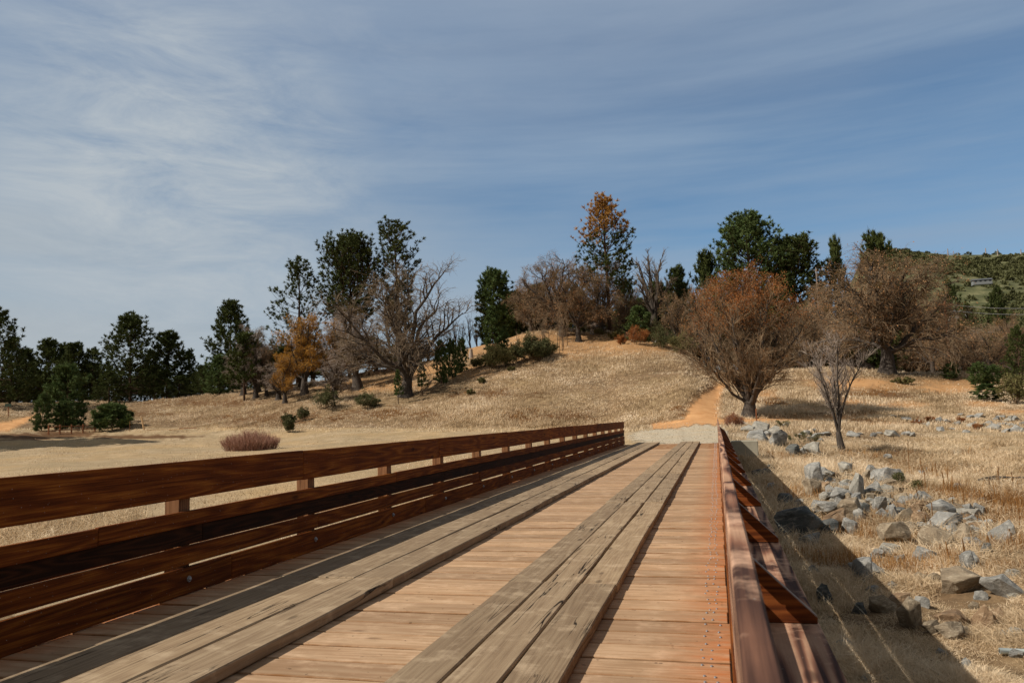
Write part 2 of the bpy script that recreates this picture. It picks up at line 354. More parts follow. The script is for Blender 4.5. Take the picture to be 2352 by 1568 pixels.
def sheet(name, sel, mat, lift):
    fm = (sel[:-1, :] & sel[1:, :] & np.roll(sel, -1, 1)[:-1] & np.roll(sel, -1, 1)[1:]).ravel()
    q = quads[fm]; u, inv = np.unique(q, return_inverse=True); V = Vg[u].copy(); V[:, 2] += lift
    props(link(name, mesh_np(name, V, [inv.reshape(-1, 4)], mat, True)), kind='structure')
def dirt_mat():
    m = NT('path_dirt'); v = m.coord('Object'); a = m.noise(v, .8, 5, .65); b = m.noise(v, 11, 5, .75)
    c = m.ramp(a, [(.3, (.48, .235, .095)), (.7, (.65, .375, .175))]); c = m.mix(.4, c, m.mix(1., c, m.ramp(b, [(.25, .45), (.5, 1.), (.8, 1.3)]), 'MULTIPLY'))
    m.bump(b, .7, .05); return m.done(c, .95)
def gravel_mat():
    m = NT('gravel'); v = m.coord('Object'); a = m.noise(v, .6, 5, .65); b = m.noise(v, 5, 8, .9)
    c = m.ramp(b, [(.3, (.28, .24, .17)), (.5, (.48, .415, .31)), (.66, (.68, .60, .47))]); c = m.mix(m.ramp(a, [(.45, 0.), (.7, .5)]), c, (.5, .36, .2))
    m.bump(b, .9, .04); return m.done(c, .95)
sheet('dirt_path', (pathd < .98) & (gravd > 1.0), dirt_mat(), .02)
sheet('gravel_road', gravd < .98, gravel_mat(), .012)
# ------------------------------------------------------------------ bridge
br = empty('wooden_bridge', (0, 0, 0))
props(br, 'brown timber bridge with plank deck, two runner tracks and slatted side railings', 'bridge')
XL, XR, YE, Y0, S = -4.229, 0.012, 37.9, -6.4, 2.13
pw = .289; nfirst = 3.3
dproto = []
for k in range(8):
    me = box_mesh('deck_plank', (-4.31, -pw/2+.009, -.075), (.012, pw/2-.009, 0), M['deck'], .006, 6, .006, k)
    # nail heads
    bm = bmesh.new(); bm.from_mesh(me)
    for xx in (-.07, -.13):
        for s in (-1, 1):
            q = bmesh.ops.create_cone(bm, cap_ends=True, segments=6, radius1=.009, radius2=.007, depth=.006, matrix=Matrix.Translation((xx+random.uniform(-.02, .02), s*.09+random.uniform(-.02, .02), .003)))
            for f in {f for v in q['verts'] for f in v.link_faces}: f.material_index = 1
    bm.to_mesh(me); bm.free(); me.materials.append(M['galv']); dproto.append(me)
allY = [nfirst+pw*i for i in range(int((YE-nfirst)/pw))]
for i, y in enumerate(allY[:100]):
    o = link('deck_plank', dproto[random.randrange(8)], br, (random.uniform(-.008, .008), y, random.uniform(-.004, .003))); o.rotation_euler = (random.uniform(-.01, .01), 0, random.uniform(-.0012, .0012))
bm = bmesh.new()
ys = [nfirst-pw*(i+1) for i in range(int((nfirst-Y0)/pw))]+allY[100:]
for i, y in enumerate(ys):
    t = bmesh.new(); t.from_mesh(dproto[i % 8]); bmesh.ops.translate(t, vec=(0, y, random.uniform(-.004, .003)), verts=t.verts)
    tm = bpy.data.meshes.new('t'); t.to_mesh(tm); t.free(); bm.from_mesh(tm); bpy.data.meshes.remove(tm)
me = bpy.data.meshes.new('deck_planks'); bm.to_mesh(me); bm.free(); me.materials.append(M['deck']); me.materials.append(M['galv'])
props(link('deck_plank_run', me, br), kind='stuff')
# runners, boards 20 ft long, local x along the bridge
def lengthwise(name, mat, y0, y1, xa, xb, za, zb, seed, warp=.008, bev=.006, rz=0, parent=br):
    L = y1-y0
    me = box_mesh(name, (0, -(xb-xa)/2, -(zb-za)/2), (L-.006, (xb-xa)/2, (zb-za)/2), mat, bev, max(2, int(L/.4)), warp, seed)
    o = link(name, me, parent, ((xa+xb)/2, y0+.003, (za+zb)/2)); o.rotation_euler = (0, 0, math.pi/2+rz); return o
jy = [-5.8, .2, 6.2, 11.95, 17.7, 23.6, 29.4, 35.2, YE-.05]
for (a, b) in ((-1.66, -.79), (-3.66, -2.60)):
    w = (b-a)/3
    for k in range(3):
        for i in range(len(jy)-1):
            lengthwise('runner_plank', M['runner'], jy[i], jy[i+1], a+k*w+.008, a+(k+1)*w-.008, .004, .078+random.uniform(-.003, .004), random.random()*99, .011, .008, random.uniform(-.0012, .0012))
posts = [5.80+S*i for i in range(-5, 16)]
def railing(side):
    xf = XL if side < 0 else XR+.0          # deck-side face of the boards
    s = -1 if side < 0 else 1               # outward
    def bx(a, b): return (xf, xf+s*b) if s > 0 else (xf-b, xf)
    t = .04
    for (nm, za, zb, th, step, off) in (('top_rail', .768, 1.07, .042, 4.26, 1.3), ('rail_board', .54, .665, .038, 5.4, .4), ('rail_board', .240, .388, .038, 6.1, 2.2), ('kick_board', .004, .216, .042, 4.9, 3.0)):
        ys = [Y0]; y = Y0+off
        while y < YE-.8: ys.append(y); y += step
        ys.append(YE)
        for i in range(len(ys)-1):
            x0, x1 = (xf-th if s < 0 else xf), (xf if s < 0 else xf+th)
            dz = random.uniform(-.009, .009) if nm != 'kick_board' else random.uniform(-.002, .004)
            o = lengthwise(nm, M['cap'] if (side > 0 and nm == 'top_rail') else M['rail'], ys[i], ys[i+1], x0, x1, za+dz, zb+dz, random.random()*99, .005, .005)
            if nm == 'kick_board' and side < 0:
                for py in posts:
                    if ys[i]+.05 < py < ys[i+1]-.05 and py > 2:
                        b = bmesh.new(); bmesh.ops.create_cone(b, cap_ends=True, segments=14, radius1=.026, radius2=.024, depth=.008, matrix=Matrix.Rotation(math.pi/2, 4, 'X'))
                        bmesh.ops.create_uvsphere(b, u_segments=10, v_segments=6, radius=.014, matrix=Matrix.Translation((0, -.006, 0)))
                        me = bpy.data.meshes.new('bolt'); b.to_mesh(me); b.free(); me.materials.append(M['galv'])
                        q = link('bolt', me, o, (py-o.location.y, -.026 if s < 0 else .026, .012))
    # dark board fixed on the back of the posts
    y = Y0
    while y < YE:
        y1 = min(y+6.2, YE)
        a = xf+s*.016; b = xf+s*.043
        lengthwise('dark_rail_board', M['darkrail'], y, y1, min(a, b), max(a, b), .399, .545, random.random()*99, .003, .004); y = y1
    for y in posts:
        if y > YE: continue
        hw = .07 if s < 0 else .025; hh = 1.13 if s < 0 else 1.08
        me = box_mesh('post', (0, -.07, -hw), (hh, .07, hw), M['post'] if s < 0 else M['rail'], .006, 3, .003, y)
        o = link('post', me, br, (xf+s*(.046+hw), y, -.36)); o.rotation_euler = (0, -math.pi/2, 0)
        o.rotation_euler = Matrix(((0, 0, -1), (0, 1, 0), (1, 0, 0))).to_euler()
railing(-1); railing(1)
# horizontal shelf plank outside the posts, with a sloped brace plate at every post
def outrigger(s):
    xf = XL if s < 0 else XR
    zt = .475 if s > 0 else .395
    for i in range(len(jy)-1):
        a, b = xf+s*(.06 if s > 0 else .19), xf+s*.352
        lengthwise('shelf_plank', M['cap'], jy[i], jy[i+1], min(a, b), max(a, b), zt-.042, zt, random.random()*99, .004, .005)
    for y in posts:
        if y > YE: continue
        th = .05; x0 = .062 if s > 0 else .188; zs = .775 if s > 0 else .63
        prof = [(x0, zt+.002), (.345, zt+.002), (.345, zt+.03), (x0, zs)]
        bm = bmesh.new()
        A = [bm.verts.new((xf+s*px, -th/2, pz)) for px, pz in prof]; B = [bm.verts.new((xf+s*px, th/2, pz)) for px, pz in prof]
        bm.faces.new(A); bm.faces.new(B[::-1])
        for i in range(4): bm.faces.new((A[i], B[i], B[(i+1) % 4], A[(i+1) % 4]))
        bmesh.ops.recalc_face_normals(bm, faces=bm.faces); bmesh.ops.bevel(bm, geom=list(bm.edges), offset=.004, segments=1, affect='EDGES')
        me = bpy.data.meshes.new('brace'); bm.to_mesh(me); bm.free(); me.materials.append(M['brace'])
        link('brace', me, br, (0, y-.1, 0))
outrigger(-1); outrigger(1)
for x in (-3.9, -2.7, -1.5, -.3):
    o = lengthwise('girder', M['steel'], Y0, YE+.3, x-.12, x+.12, -.62, -.08, x, 0, .01)
for y in (2, 14, 26):
    me = box_mesh('pier_cap', (-4.4, -.2, -.98), (.3, .2, -.63), M['steel'], .02); link('pier_cap', me, br, (0, y, 0))
    for x in (-3.8, -2.0, -.3):
        me = box_mesh('pier_pile', (-.16, -.16, -2.6), (.16, .16, -.985), M['steel'], .03); link('pier_pile', me, br, (x, y, 0))
# abutment
bm = bmesh.new()
def add_box(bm, lo, hi):
    q = bmesh.ops.create_cube(bm, size=1)
    for v in q['verts']: v.co = Vector([lo[i]+(v.co[i]+.5)*(hi[i]-lo[i]) for i in range(3)])
    return q['verts']
add_box(bm, (-5.3, 38.22, -2.8), (.56, 38.8, -.045)); vs = add_box(bm, (.57, 37.7, -1.4), (1.74, 38.7, .06))
bmesh.ops.bevel(bm, geom=list(bm.edges), offset=.03, segments=1, affect='EDGES')
me = bpy.data.meshes.new('concrete_abutment'); bm.to_mesh(me); bm.free(); me.materials.append(M['concrete'])
props(link('concrete_abutment', me), 'grey concrete abutment block beside the far end of the bridge railing', 'abutment')
#@@TREES
# ------------------------------------------------------------------ tube / plant geometry
def tubes(Pth, Rad, sides):
    """Pth (B,n,3) Rad (B,n) -> verts, quads"""
    B, n, _ = Pth.shape
    T = np.empty_like(Pth); T[:, 1:-1] = Pth[:, 2:]-Pth[:, :-2]; T[:, 0] = Pth[:, 1]-Pth[:, 0]; T[:, -1] = Pth[:, -1]-Pth[:, -2]
    T /= np.linalg.norm(T, axis=-1, keepdims=True)+1e-9
    D = Pth[:, -1]-Pth[:, 0]; ref = np.where(np.abs(D[:, 2:3]) > .7*np.linalg.norm(D, axis=-1, keepdims=True), np.array([[1., 0, 0]]), np.array([[0, 0, 1.]]))[:, None, :]
    U = np.cross(T, ref); U /= np.linalg.norm(U, axis=-1, keepdims=True)+1e-9; W = np.cross(T, U)
    a = np.arange(sides)*2*math.pi/sides
    V = Pth[:, :, None, :]+Rad[:, :, None, None]*(np.cos(a)[None, None, :, None]*U[:, :, None, :]+np.sin(a)[None, None, :, None]*W[:, :, None, :])
    i = np.arange(B*n*sides).reshape(B, n, sides); j = np.roll(i, -1, 2)
    Q = np.stack([i[:, :-1], j[:, :-1], j[:, 1:], i[:, 1:]], -1).reshape(-1, 4)
    return V.reshape(-1, 3), Q
def merge(parts):
    Vs, Fs, o = [], [], 0
    for V, Fq in parts: Vs.append(V); Fs.append(Fq+o); o += len(V)
    return np.concatenate(Vs), np.concatenate(Fs)
def unit(v): return v/(np.linalg.norm(v, axis=-1, keepdims=True)+1e-9)
def grow(rs, par, cnt, n, length, mixt, up, curve, rad, tmin=.25, tmax=1., jit=.07, rtip=.35):
    """children of a set of parent paths. par=(P,R)"""
    Pp, Rp = par; B, m, _ = Pp.shape
    idx = np.repeat(np.arange(B), cnt); t = tmin+(tmax-tmin)*((np.tile(np.arange(cnt), B)+rs.rand(B*cnt))/cnt); t = np.clip(t, 0, .999)
    f = t*(m-1); i = f.astype(int); w = (f-i)[:, None]
    P0 = Pp[idx, i]*(1-w)+Pp[idx, i+1]*w; T = unit(Pp[idx, i+1]-Pp[idx, i]); r0 = Rp[idx, i]*(1-w[:, 0])+Rp[idx, i+1]*w[:, 0]
    rnd = unit(rs.randn(len(idx), 3)); perp = unit(rnd-(rnd*T).sum(-1, keepdims=True)*T)
    Dr = unit(T*mixt+perp*(1-mixt)+np.array([0, 0, up]))
    plen = np.linalg.norm(Pp[:, -1]-Pp[:, 0], axis=-1)[idx]
    L = (length*(.6+.8*rs.rand(len(idx)))*(1.15-.5*t))[:, None]
    s = np.linspace(0, 1, n)[None, :, None]
    path = P0[:, None, :]+Dr[:, None, :]*s*L[:, None, :]+np.array([0, 0, curve])[None, None, :]*(s**2)*L[:, None, :]
    wob = rs.randn(len(idx), n, 3)*jit*L[:, None, :]; wob[:, 0] = 0; path = path+np.cumsum(wob, 1)*.6
    rr = np.minimum(r0*.8, rad)[:, None]*(1-(1-rtip)*np.linspace(0, 1, n)[None, :])
    return path, rr
def bark_mat(name, a, b, sc=6):
    m = NT(name); v = m.coord('Object', (1, 1, .3)); n = m.noise(v, sc, 5, .7)
    m.bump(n, .7, .05); return m.done(m.ramp(n, [(.3, a), (.7, b)]), .95)
def leaf_mat(name, stops, sc=.6, trans=0., rough=.7):
    m = NT(name); v = m.coord('Object', (1, 1, 1), 17.); n = m.noise(v, sc, 3, .6); k = m.noise(v, 9, 2, .7)
    f = m.math('ADD', m.math('MULTIPLY', n, .6), m.math('MULTIPLY', k, .45))
    c = m.ramp(f, stops)
    m.done(c, rough)
    if trans:
        tr = m.n('ShaderNodeBsdfTranslucent'); m.l(c, tr.inputs[0]); mx = m.n('ShaderNodeMixShader'); mx.inputs[0].default_value = trans
        m.l(m.b.outputs[0], mx.inputs[1]); m.l(tr.outputs[0], mx.inputs[2]); m.l(mx.outputs[0], m.t.nodes['Material Output'].inputs[0])
    return m.m
M['pbark'] = bark_mat('pine_bark', (.035, .024, .018), (.12, .07, .045))
M['obark'] = bark_mat('oak_bark', (.03, .025, .02), (.12, .10, .085))
M['twig'] = leaf_mat('oak_twigs', [(.3, (.09, .064, .042)), (.55, (.22, .165, .11)), (.75, (.40, .32, .235))], .35)
M['gtwig'] = leaf_mat('grey_twigs', [(.3, (.17, .13, .105)), (.55, (.34, .28, .235)), (.75, (.52, .45, .39))], .35)
M['ptwig'] = leaf_mat('brown_twigs', [(.3, (.10, .066, .038)), (.55, (.235, .165, .10)), (.75, (.42, .33, .22))], .35)
M['redstem'] = leaf_mat('red_stems', [(.3, (.16, .07, .045)), (.55, (.32, .17, .12)), (.75, (.46, .30, .22))], .5)
M['needle'] = leaf_mat('pine_needles', [(.3, (.022, .032, .010)), (.5, (.058, .076, .022)), (.72, (.14, .16, .048))], .5, .15)
M['needle2'] = leaf_mat('green_pine_needles', [(.3, (.034, .055, .017)), (.5, (.08, .12, .038)), (.72, (.165, .21, .075))], .5, .15)
M['dead'] = leaf_mat('dead_needles', [(.3, (.18, .085, .02)), (.5, (.40, .21, .05)), (.72, (.58, .35, .11))], .6, .15)
M['rust'] = leaf_mat('rust_leaves', [(.3, (.15, .052, .018)), (.5, (.29, .11, .034)), (.75, (.43, .21, .075))], .5, .2)
M['tanleaf'] = leaf_mat('tan_leaves', [(.3, (.25, .12, .05)), (.5, (.42, .22, .1)), (.75, (.55, .34, .18))], .5, .2)
M['orange'] = leaf_mat('orange_leaves', [(.3, (.2, .09, .014)), (.5, (.43, .21, .032)), (.75, (.58, .34, .08))], .6, .2)
M['mist'] = leaf_mat('mistletoe', [(.3, (.045, .030, .010)), (.5, (.12, .075, .02)), (.75, (.22, .14, .04))], .8, .1)
M['scrub'] = leaf_mat('scrub_leaves', [(.3, (.035, .04, .016)), (.5, (.085, .09, .036)), (.75, (.17, .165, .075))], .9, .1)
M['scrub2'] = leaf_mat('olive_leaves', [(.3, (.05, .05, .02)), (.5, (.13, .12, .045)), (.75, (.25, .22, .09))], .9, .1)
def blades(C, Dr, L, W, rs):
    """single-triangle leaves/needles. C (n,3) base, Dr unit dirs, L, W"""
    side = unit(np.cross(Dr, rs.randn(len(C), 3))); h = (W*.5)[:, None]*side
    V = np.stack([C-h, C+h, C+Dr*L[:, None]], 1).reshape(-1, 3)
    return V, np.arange(len(V)).reshape(-1, 3)
def oak(seed, H, Rx, tr, l1=9, l2=10, l3=9, l4=7, style='oak', base=.0, leaves=0, leafhi=0., droop=0., lean=0., tw=.011, trunk_h=.22, spread=1.):
    rs = np.random.RandomState(seed)
    th = H*trunk_h; parts_l, parts_t = [], []
    n = 6; s = np.linspace(0, 1, n)
    tp = np.stack([lean*th*s+np.sin(s*3+seed)*.04*th, np.sin(s*2+seed*2)*.04*th, s*th-.4*(s == 0)], -1)[None]
    trd = (tr*(1.25-.45*s+.5*np.exp(-s*9)))[None]
    parts_l.append(tubes(tp, trd, 10))
    # limbs aim at points on the crown shell
    gold = np.arange(l1)*2.399+seed; u = (np.arange(l1)+.5)/l1
    if style == 'vase': el = -.62+2.1*u**.75
    elif style == 'small': el = .05+1.4*u
    else: el = -.12+1.5*u**.9
    cz = H*(.50 if style == 'oak' else .52); top = np.stack([np.cos(gold)*np.cos(el)*Rx*.72*spread, np.sin(gold)*np.cos(el)*Rx*.72*spread, cz+np.sin(el)*(H-cz)*.74-(.12*H if style == 'oak' else 0)*(el < .35)], -1)
    st = tp[0, -1]*(.55+.45*rs.rand(l1, 1)) if style != 'oak' else tp[0, -1]*(.75+.25*rs.rand(l1, 1))
    sN = np.linspace(0, 1, 8)[None, :, None]
    ctrl = st+np.stack([(top-st)[:, 0]*.45, (top-st)[:, 1]*.45, (top-st)[:, 2]*(.62 if style != 'vase' else .35)], -1)
    p1 = (1-sN)**2*st[:, None]+2*sN*(1-sN)*ctrl[:, None]+sN**2*top[:, None]
    wob = rs.randn(l1, 8, 3)*(.045 if style == 'oak' else .02)*Rx; wob[:, 0] = 0; p1 = p1+np.cumsum(wob, 1)*.8
    r1 = tr*(.33+.28*rs.rand(l1, 1))*(1-.82*np.linspace(0, 1, 8)[None]) if style != 'small' else tr*.45*(1-.75*np.linspace(0, 1, 8)[None])*np.ones((l1, 1))
    L1 = (p1, np.broadcast_to(r1, (l1, 8)).copy()); parts_l.append(tubes(*L1, 7))
    upk = .25 if style == 'small' else .16 if style == 'vase' else .12
    L2 = grow(rs, L1, l2, 6, Rx*(.42 if style == 'oak' else .54), .55 if style == 'oak' else .64, upk, -droop*.5+(-.04 if style == 'vase' else .12 if style != 'oak' else .05), tr*(.09 if style == 'vase' else .16), .12 if style == 'vase' else .18, 1, .06); parts_l.append(tubes(*L2, 5))
    L3 = grow(rs, L2, l3, 5, Rx*(.2 if style == 'oak' else .27), .5 if style == 'oak' else .6, upk*.8-droop*.3, -droop, .026+tw, .15, 1, .08, .45); parts_t.append(tubes(*L3, 4))
    L4 = grow(rs, L3, l4, 4, Rx*.095, .5, upk*.8-droop*.4, -droop*1.2, tw*1.15, .1, 1, .12, .5); parts_t.append(tubes(*L4, 3))
    leafV = None
    if leaves:
        k = len(L4[0]); pick = rs.randint(0, k, leaves*3); C = L4[0][pick, -1]
        pr = np.clip((C[:, 2]/H-leafhi)/.35, 0.03, 1)**1.5; C = C[rs.rand(len(C)) < pr][:leaves]
        C = np.repeat(C, 2, 0)+rs.randn(len(C)*2, 3)*.15
        lz = .62 if style == 'vase' else 1.; leafV = blades(C, unit(rs.randn(len(C), 3)), lz*(.13+.12*rs.rand(len(C))), lz*(.10+.08*rs.rand(len(C))), rs)
    (a1, a2), (b1, b2) = merge(parts_l), merge(parts_t)
    rad = np.percentile(np.hypot(b1[:, 0], b1[:, 1]), 96); kx = Rx/rad; kz = H/np.percentile(b1[:, 2], 99.8); K = np.array([kx, kx, kz])
    if leafV is not None:
        c = leafV[0].reshape(-1, 3, 3); c0 = c[:, :1]; leafV = ((c-c0+c0*K).reshape(-1, 3), leafV[1])
    return (a1*K, a2), (b1*K, b2), leafV, (L2[0]*K, L2[1])
def clumps(rs, centers, rad, per, L=.16, W=.07):
    B = len(centers); C = np.repeat(centers, per, 0); rd = np.repeat(np.asarray(rad), per)
    d = unit(rs.randn(len(C), 3)); C = C+d*(rd*rs.rand(len(C))**.45)[:, None]
    return blades(C, unit(d+rs.randn(len(C), 3)*.7), L*(.7+.6*rs.rand(len(C))), np.full(len(C), W), rs)
def tree_obj(name, label, cat, loc, rz, geo, barkm, twigm, leafm=None, group=None, mist=None, scale=1.):
    limbs, tw, lf, _ = geo; o = empty(name, loc, rz); props(o, label, cat, group); o.scale = (scale,)*3
    link('trunk', mesh_np('trunk', limbs[0], [limbs[1]], barkm, True), o)
    c = link('crown', mesh_np('crown', tw[0], [tw[1]], twigm), o)
    if lf is not None: link('leaves', mesh_np('leaves', lf[0], [lf[1]], leafm), c)
    if mist is not None: link('mistletoe', mesh_np('mistletoe', mist[0], [mist[1]], M['mist']), c)
    return o
def copy_tree(src, loc, rz, scale, label, group=None, name=None):
    def cp(o, par):
        c = o.copy(); COL.objects.link(c)
        if par is not None: c.parent = par
        for ch in [x for x in bpy.data.objects if x.parent == o]: cp(ch, c)
        return c
    r = cp(src, None); r.location = loc; r.rotation_euler = (0, 0, rz)
    r.scale = scale if isinstance(scale, tuple) else (scale,)*3; r['label'] = label
    if group: r['group'] = group
    elif 'group' in r: del r['group']
    return r
def pine_geo(seed, H, prof, nb=80, tuft=.5, tpb=12, cb=.18, tr=None, trunks=((0, 0, 1.),), upturn=.35, w=.11, gap=0.):
    """prof: [(relative height, radius)]; cb: crown base"""
    rs = np.random.RandomState(seed); tr = tr or H*.016; lim, tw_, tf, tfh = [], [], [], []
    hs = np.array([p[0] for p in prof]); rd = np.array([p[1] for p in prof])
    for (ox, oy, hf) in trunks:
        s = np.linspace(0, 1, 9); h = H*hf
        tp = np.stack([ox*s**.7+np.sin(s*4+seed)*.006*H, oy*s**.7+np.cos(s*3+seed)*.006*H, h*s-.3*(s == 0)], -1)[None]
        lim.append(tubes(tp, (tr*(1.02-s*.97)**.85*(1 if hf == 1 else .8))[None], 8))
        n = int(nb*hf); t = (np.arange(n)+rs.rand(n))/n; nw = max(7, int(H/1.25)); t = (np.floor(t*nw)+.35+.3*rs.rand(n)+.15*(rs.rand(n) < .2))/nw; t = cb+(1-cb)*np.clip(t, 0, .99)*.985; H_ = H
        ang = np.arange(n)*2.399+rs.randn(n)*.4; L = np.interp(t*hf, hs, rd)*(.55+.62*rs.rand(n))
        if gap: L = L*(rs.rand(n) > gap)+.3
        f = t*8; i = np.minimum(f.astype(int), 7); wv = (f-i)[:, None]; P0 = tp[0, i]*(1-wv)+tp[0, i+1]*wv
        dz = np.interp(t, [0, .5, 1], [-.16, .10, 1.1])
        D = np.stack([np.cos(ang), np.sin(ang), dz], -1); D = unit(D); ss = np.linspace(0, 1, 6)[None, :, None]
        pa = P0[:, None]+D[:, None]*L[:, None, None]*ss+np.array([0, 0, 1.])*(L*upturn)[:, None, None]*(ss**2.2-.3*ss)
        wo = rs.randn(n, 6, 3)*.03*L[:, None, None]; wo[:, 0] = 0; pa = pa+np.cumsum(wo, 1)*.7
        rr = (tr*.2*(.5+L/rd.max()*.5))[:, None]*(1-.75*np.linspace(0, 1, 6)[None]); B1 = (pa, rr); lim.append(tubes(*B1, 5))
        B2 = grow(rs, B1, 4, 4, rd.max()*.30, .55, .22, .25, tr*.06, .3, 1, .05); lim.append(tubes(*B2, 3))
        # tufts at branch tips and along the outer branchlets
        for (Pp, cnt, t0) in ((B1[0], max(3, tpb//4), .55), (B2[0], 2, .65)):
            bb = len(Pp); ii = np.repeat(np.arange(bb), cnt); tt_ = t0+(1-t0)*rs.rand(len(ii)); tt_[::cnt] = .999
            ff = tt_*(Pp.shape[1]-1); k = np.minimum(ff.astype(int), Pp.shape[1]-2); q = (ff-k)[:, None]
            tf.append(Pp[ii, k]*(1-q)+Pp[ii, k+1]*q); tfh.append(unit(Pp[ii, k+1]-Pp[ii, k]))
    C = np.concatenate(tf); T = np.concatenate(tfh); per = 13
    Cc = np.repeat(C, per, 0); Tt = np.repeat(T, per, 0)
    d = unit(Tt*.55+rs.randn(len(Cc), 3)*.6+np.array([0, 0, .35])); sz = np.repeat(.65+.7*rs.rand(len(C)), per)
    V, Fc = blades(Cc, d, tuft*sz*(.7+.5*rs.rand(len(Cc))), w*sz*2, rs)
    rad = np.percentile(np.hypot(V[:, 0], V[:, 1]), 97); K = np.array([min(1.5, rd.max()/rad)]*2+[H/np.percentile(V[:, 2], 99.9)])
    a1, a2 = merge(lim); return (a1*K, a2), (V*K, Fc), Cc[:, 2]*K[2]
def pine_obj(name, label, loc, rz, geo, needle, scale=1., group=None, deadfrom=None):
    limbs, (V, Fc), hz = geo; o = empty(name, loc, rz); props(o, label, 'tree', group); o.scale = (scale,)*3
    link('trunk', mesh_np('trunk', limbs[0], [limbs[1]], M['pbark'], True), o)
    if deadfrom is None: link('crown', mesh_np('crown', V, [Fc], needle), o)
    else:
        rs = np.random.RandomState(3); per = 13; hh = np.repeat((hz[::per]+V[::3*per, 0]*-.12+rs.randn(len(hz)//per)*.6), per) > deadfrom
        for nm, selm, mt in (('crown', ~hh, needle), ('dead_crown', hh, M['dead'])):
            v = V.reshape(-1, 3, 3)[selm].reshape(-1, 3); q = link(nm, mesh_np(nm, v, [np.arange(len(v)).reshape(-1, 3)], mt), o)
            if nm == 'dead_crown': q['label'] = 'dead orange-brown upper crown'
    return o
CONE = [(0, .9), (.2, 1), (.42, .96), (.6, .78), (.78, .5), (.92, .26), (1, .06)]
ROUND = [(0, .7), (.2, .9), (.4, 1), (.6, .86), (.78, .62), (.92, .34), (1, .08)]
def pr(shape, R): return [(a, b*R) for a, b in shape]
SC = F  # px per rad
def px2m(px, r): return px*r/SC
def height(px, r, ytop):
    b = pos(px, r); d = ray(px, ytop); return b, EYE+d[2]*r-b[2]
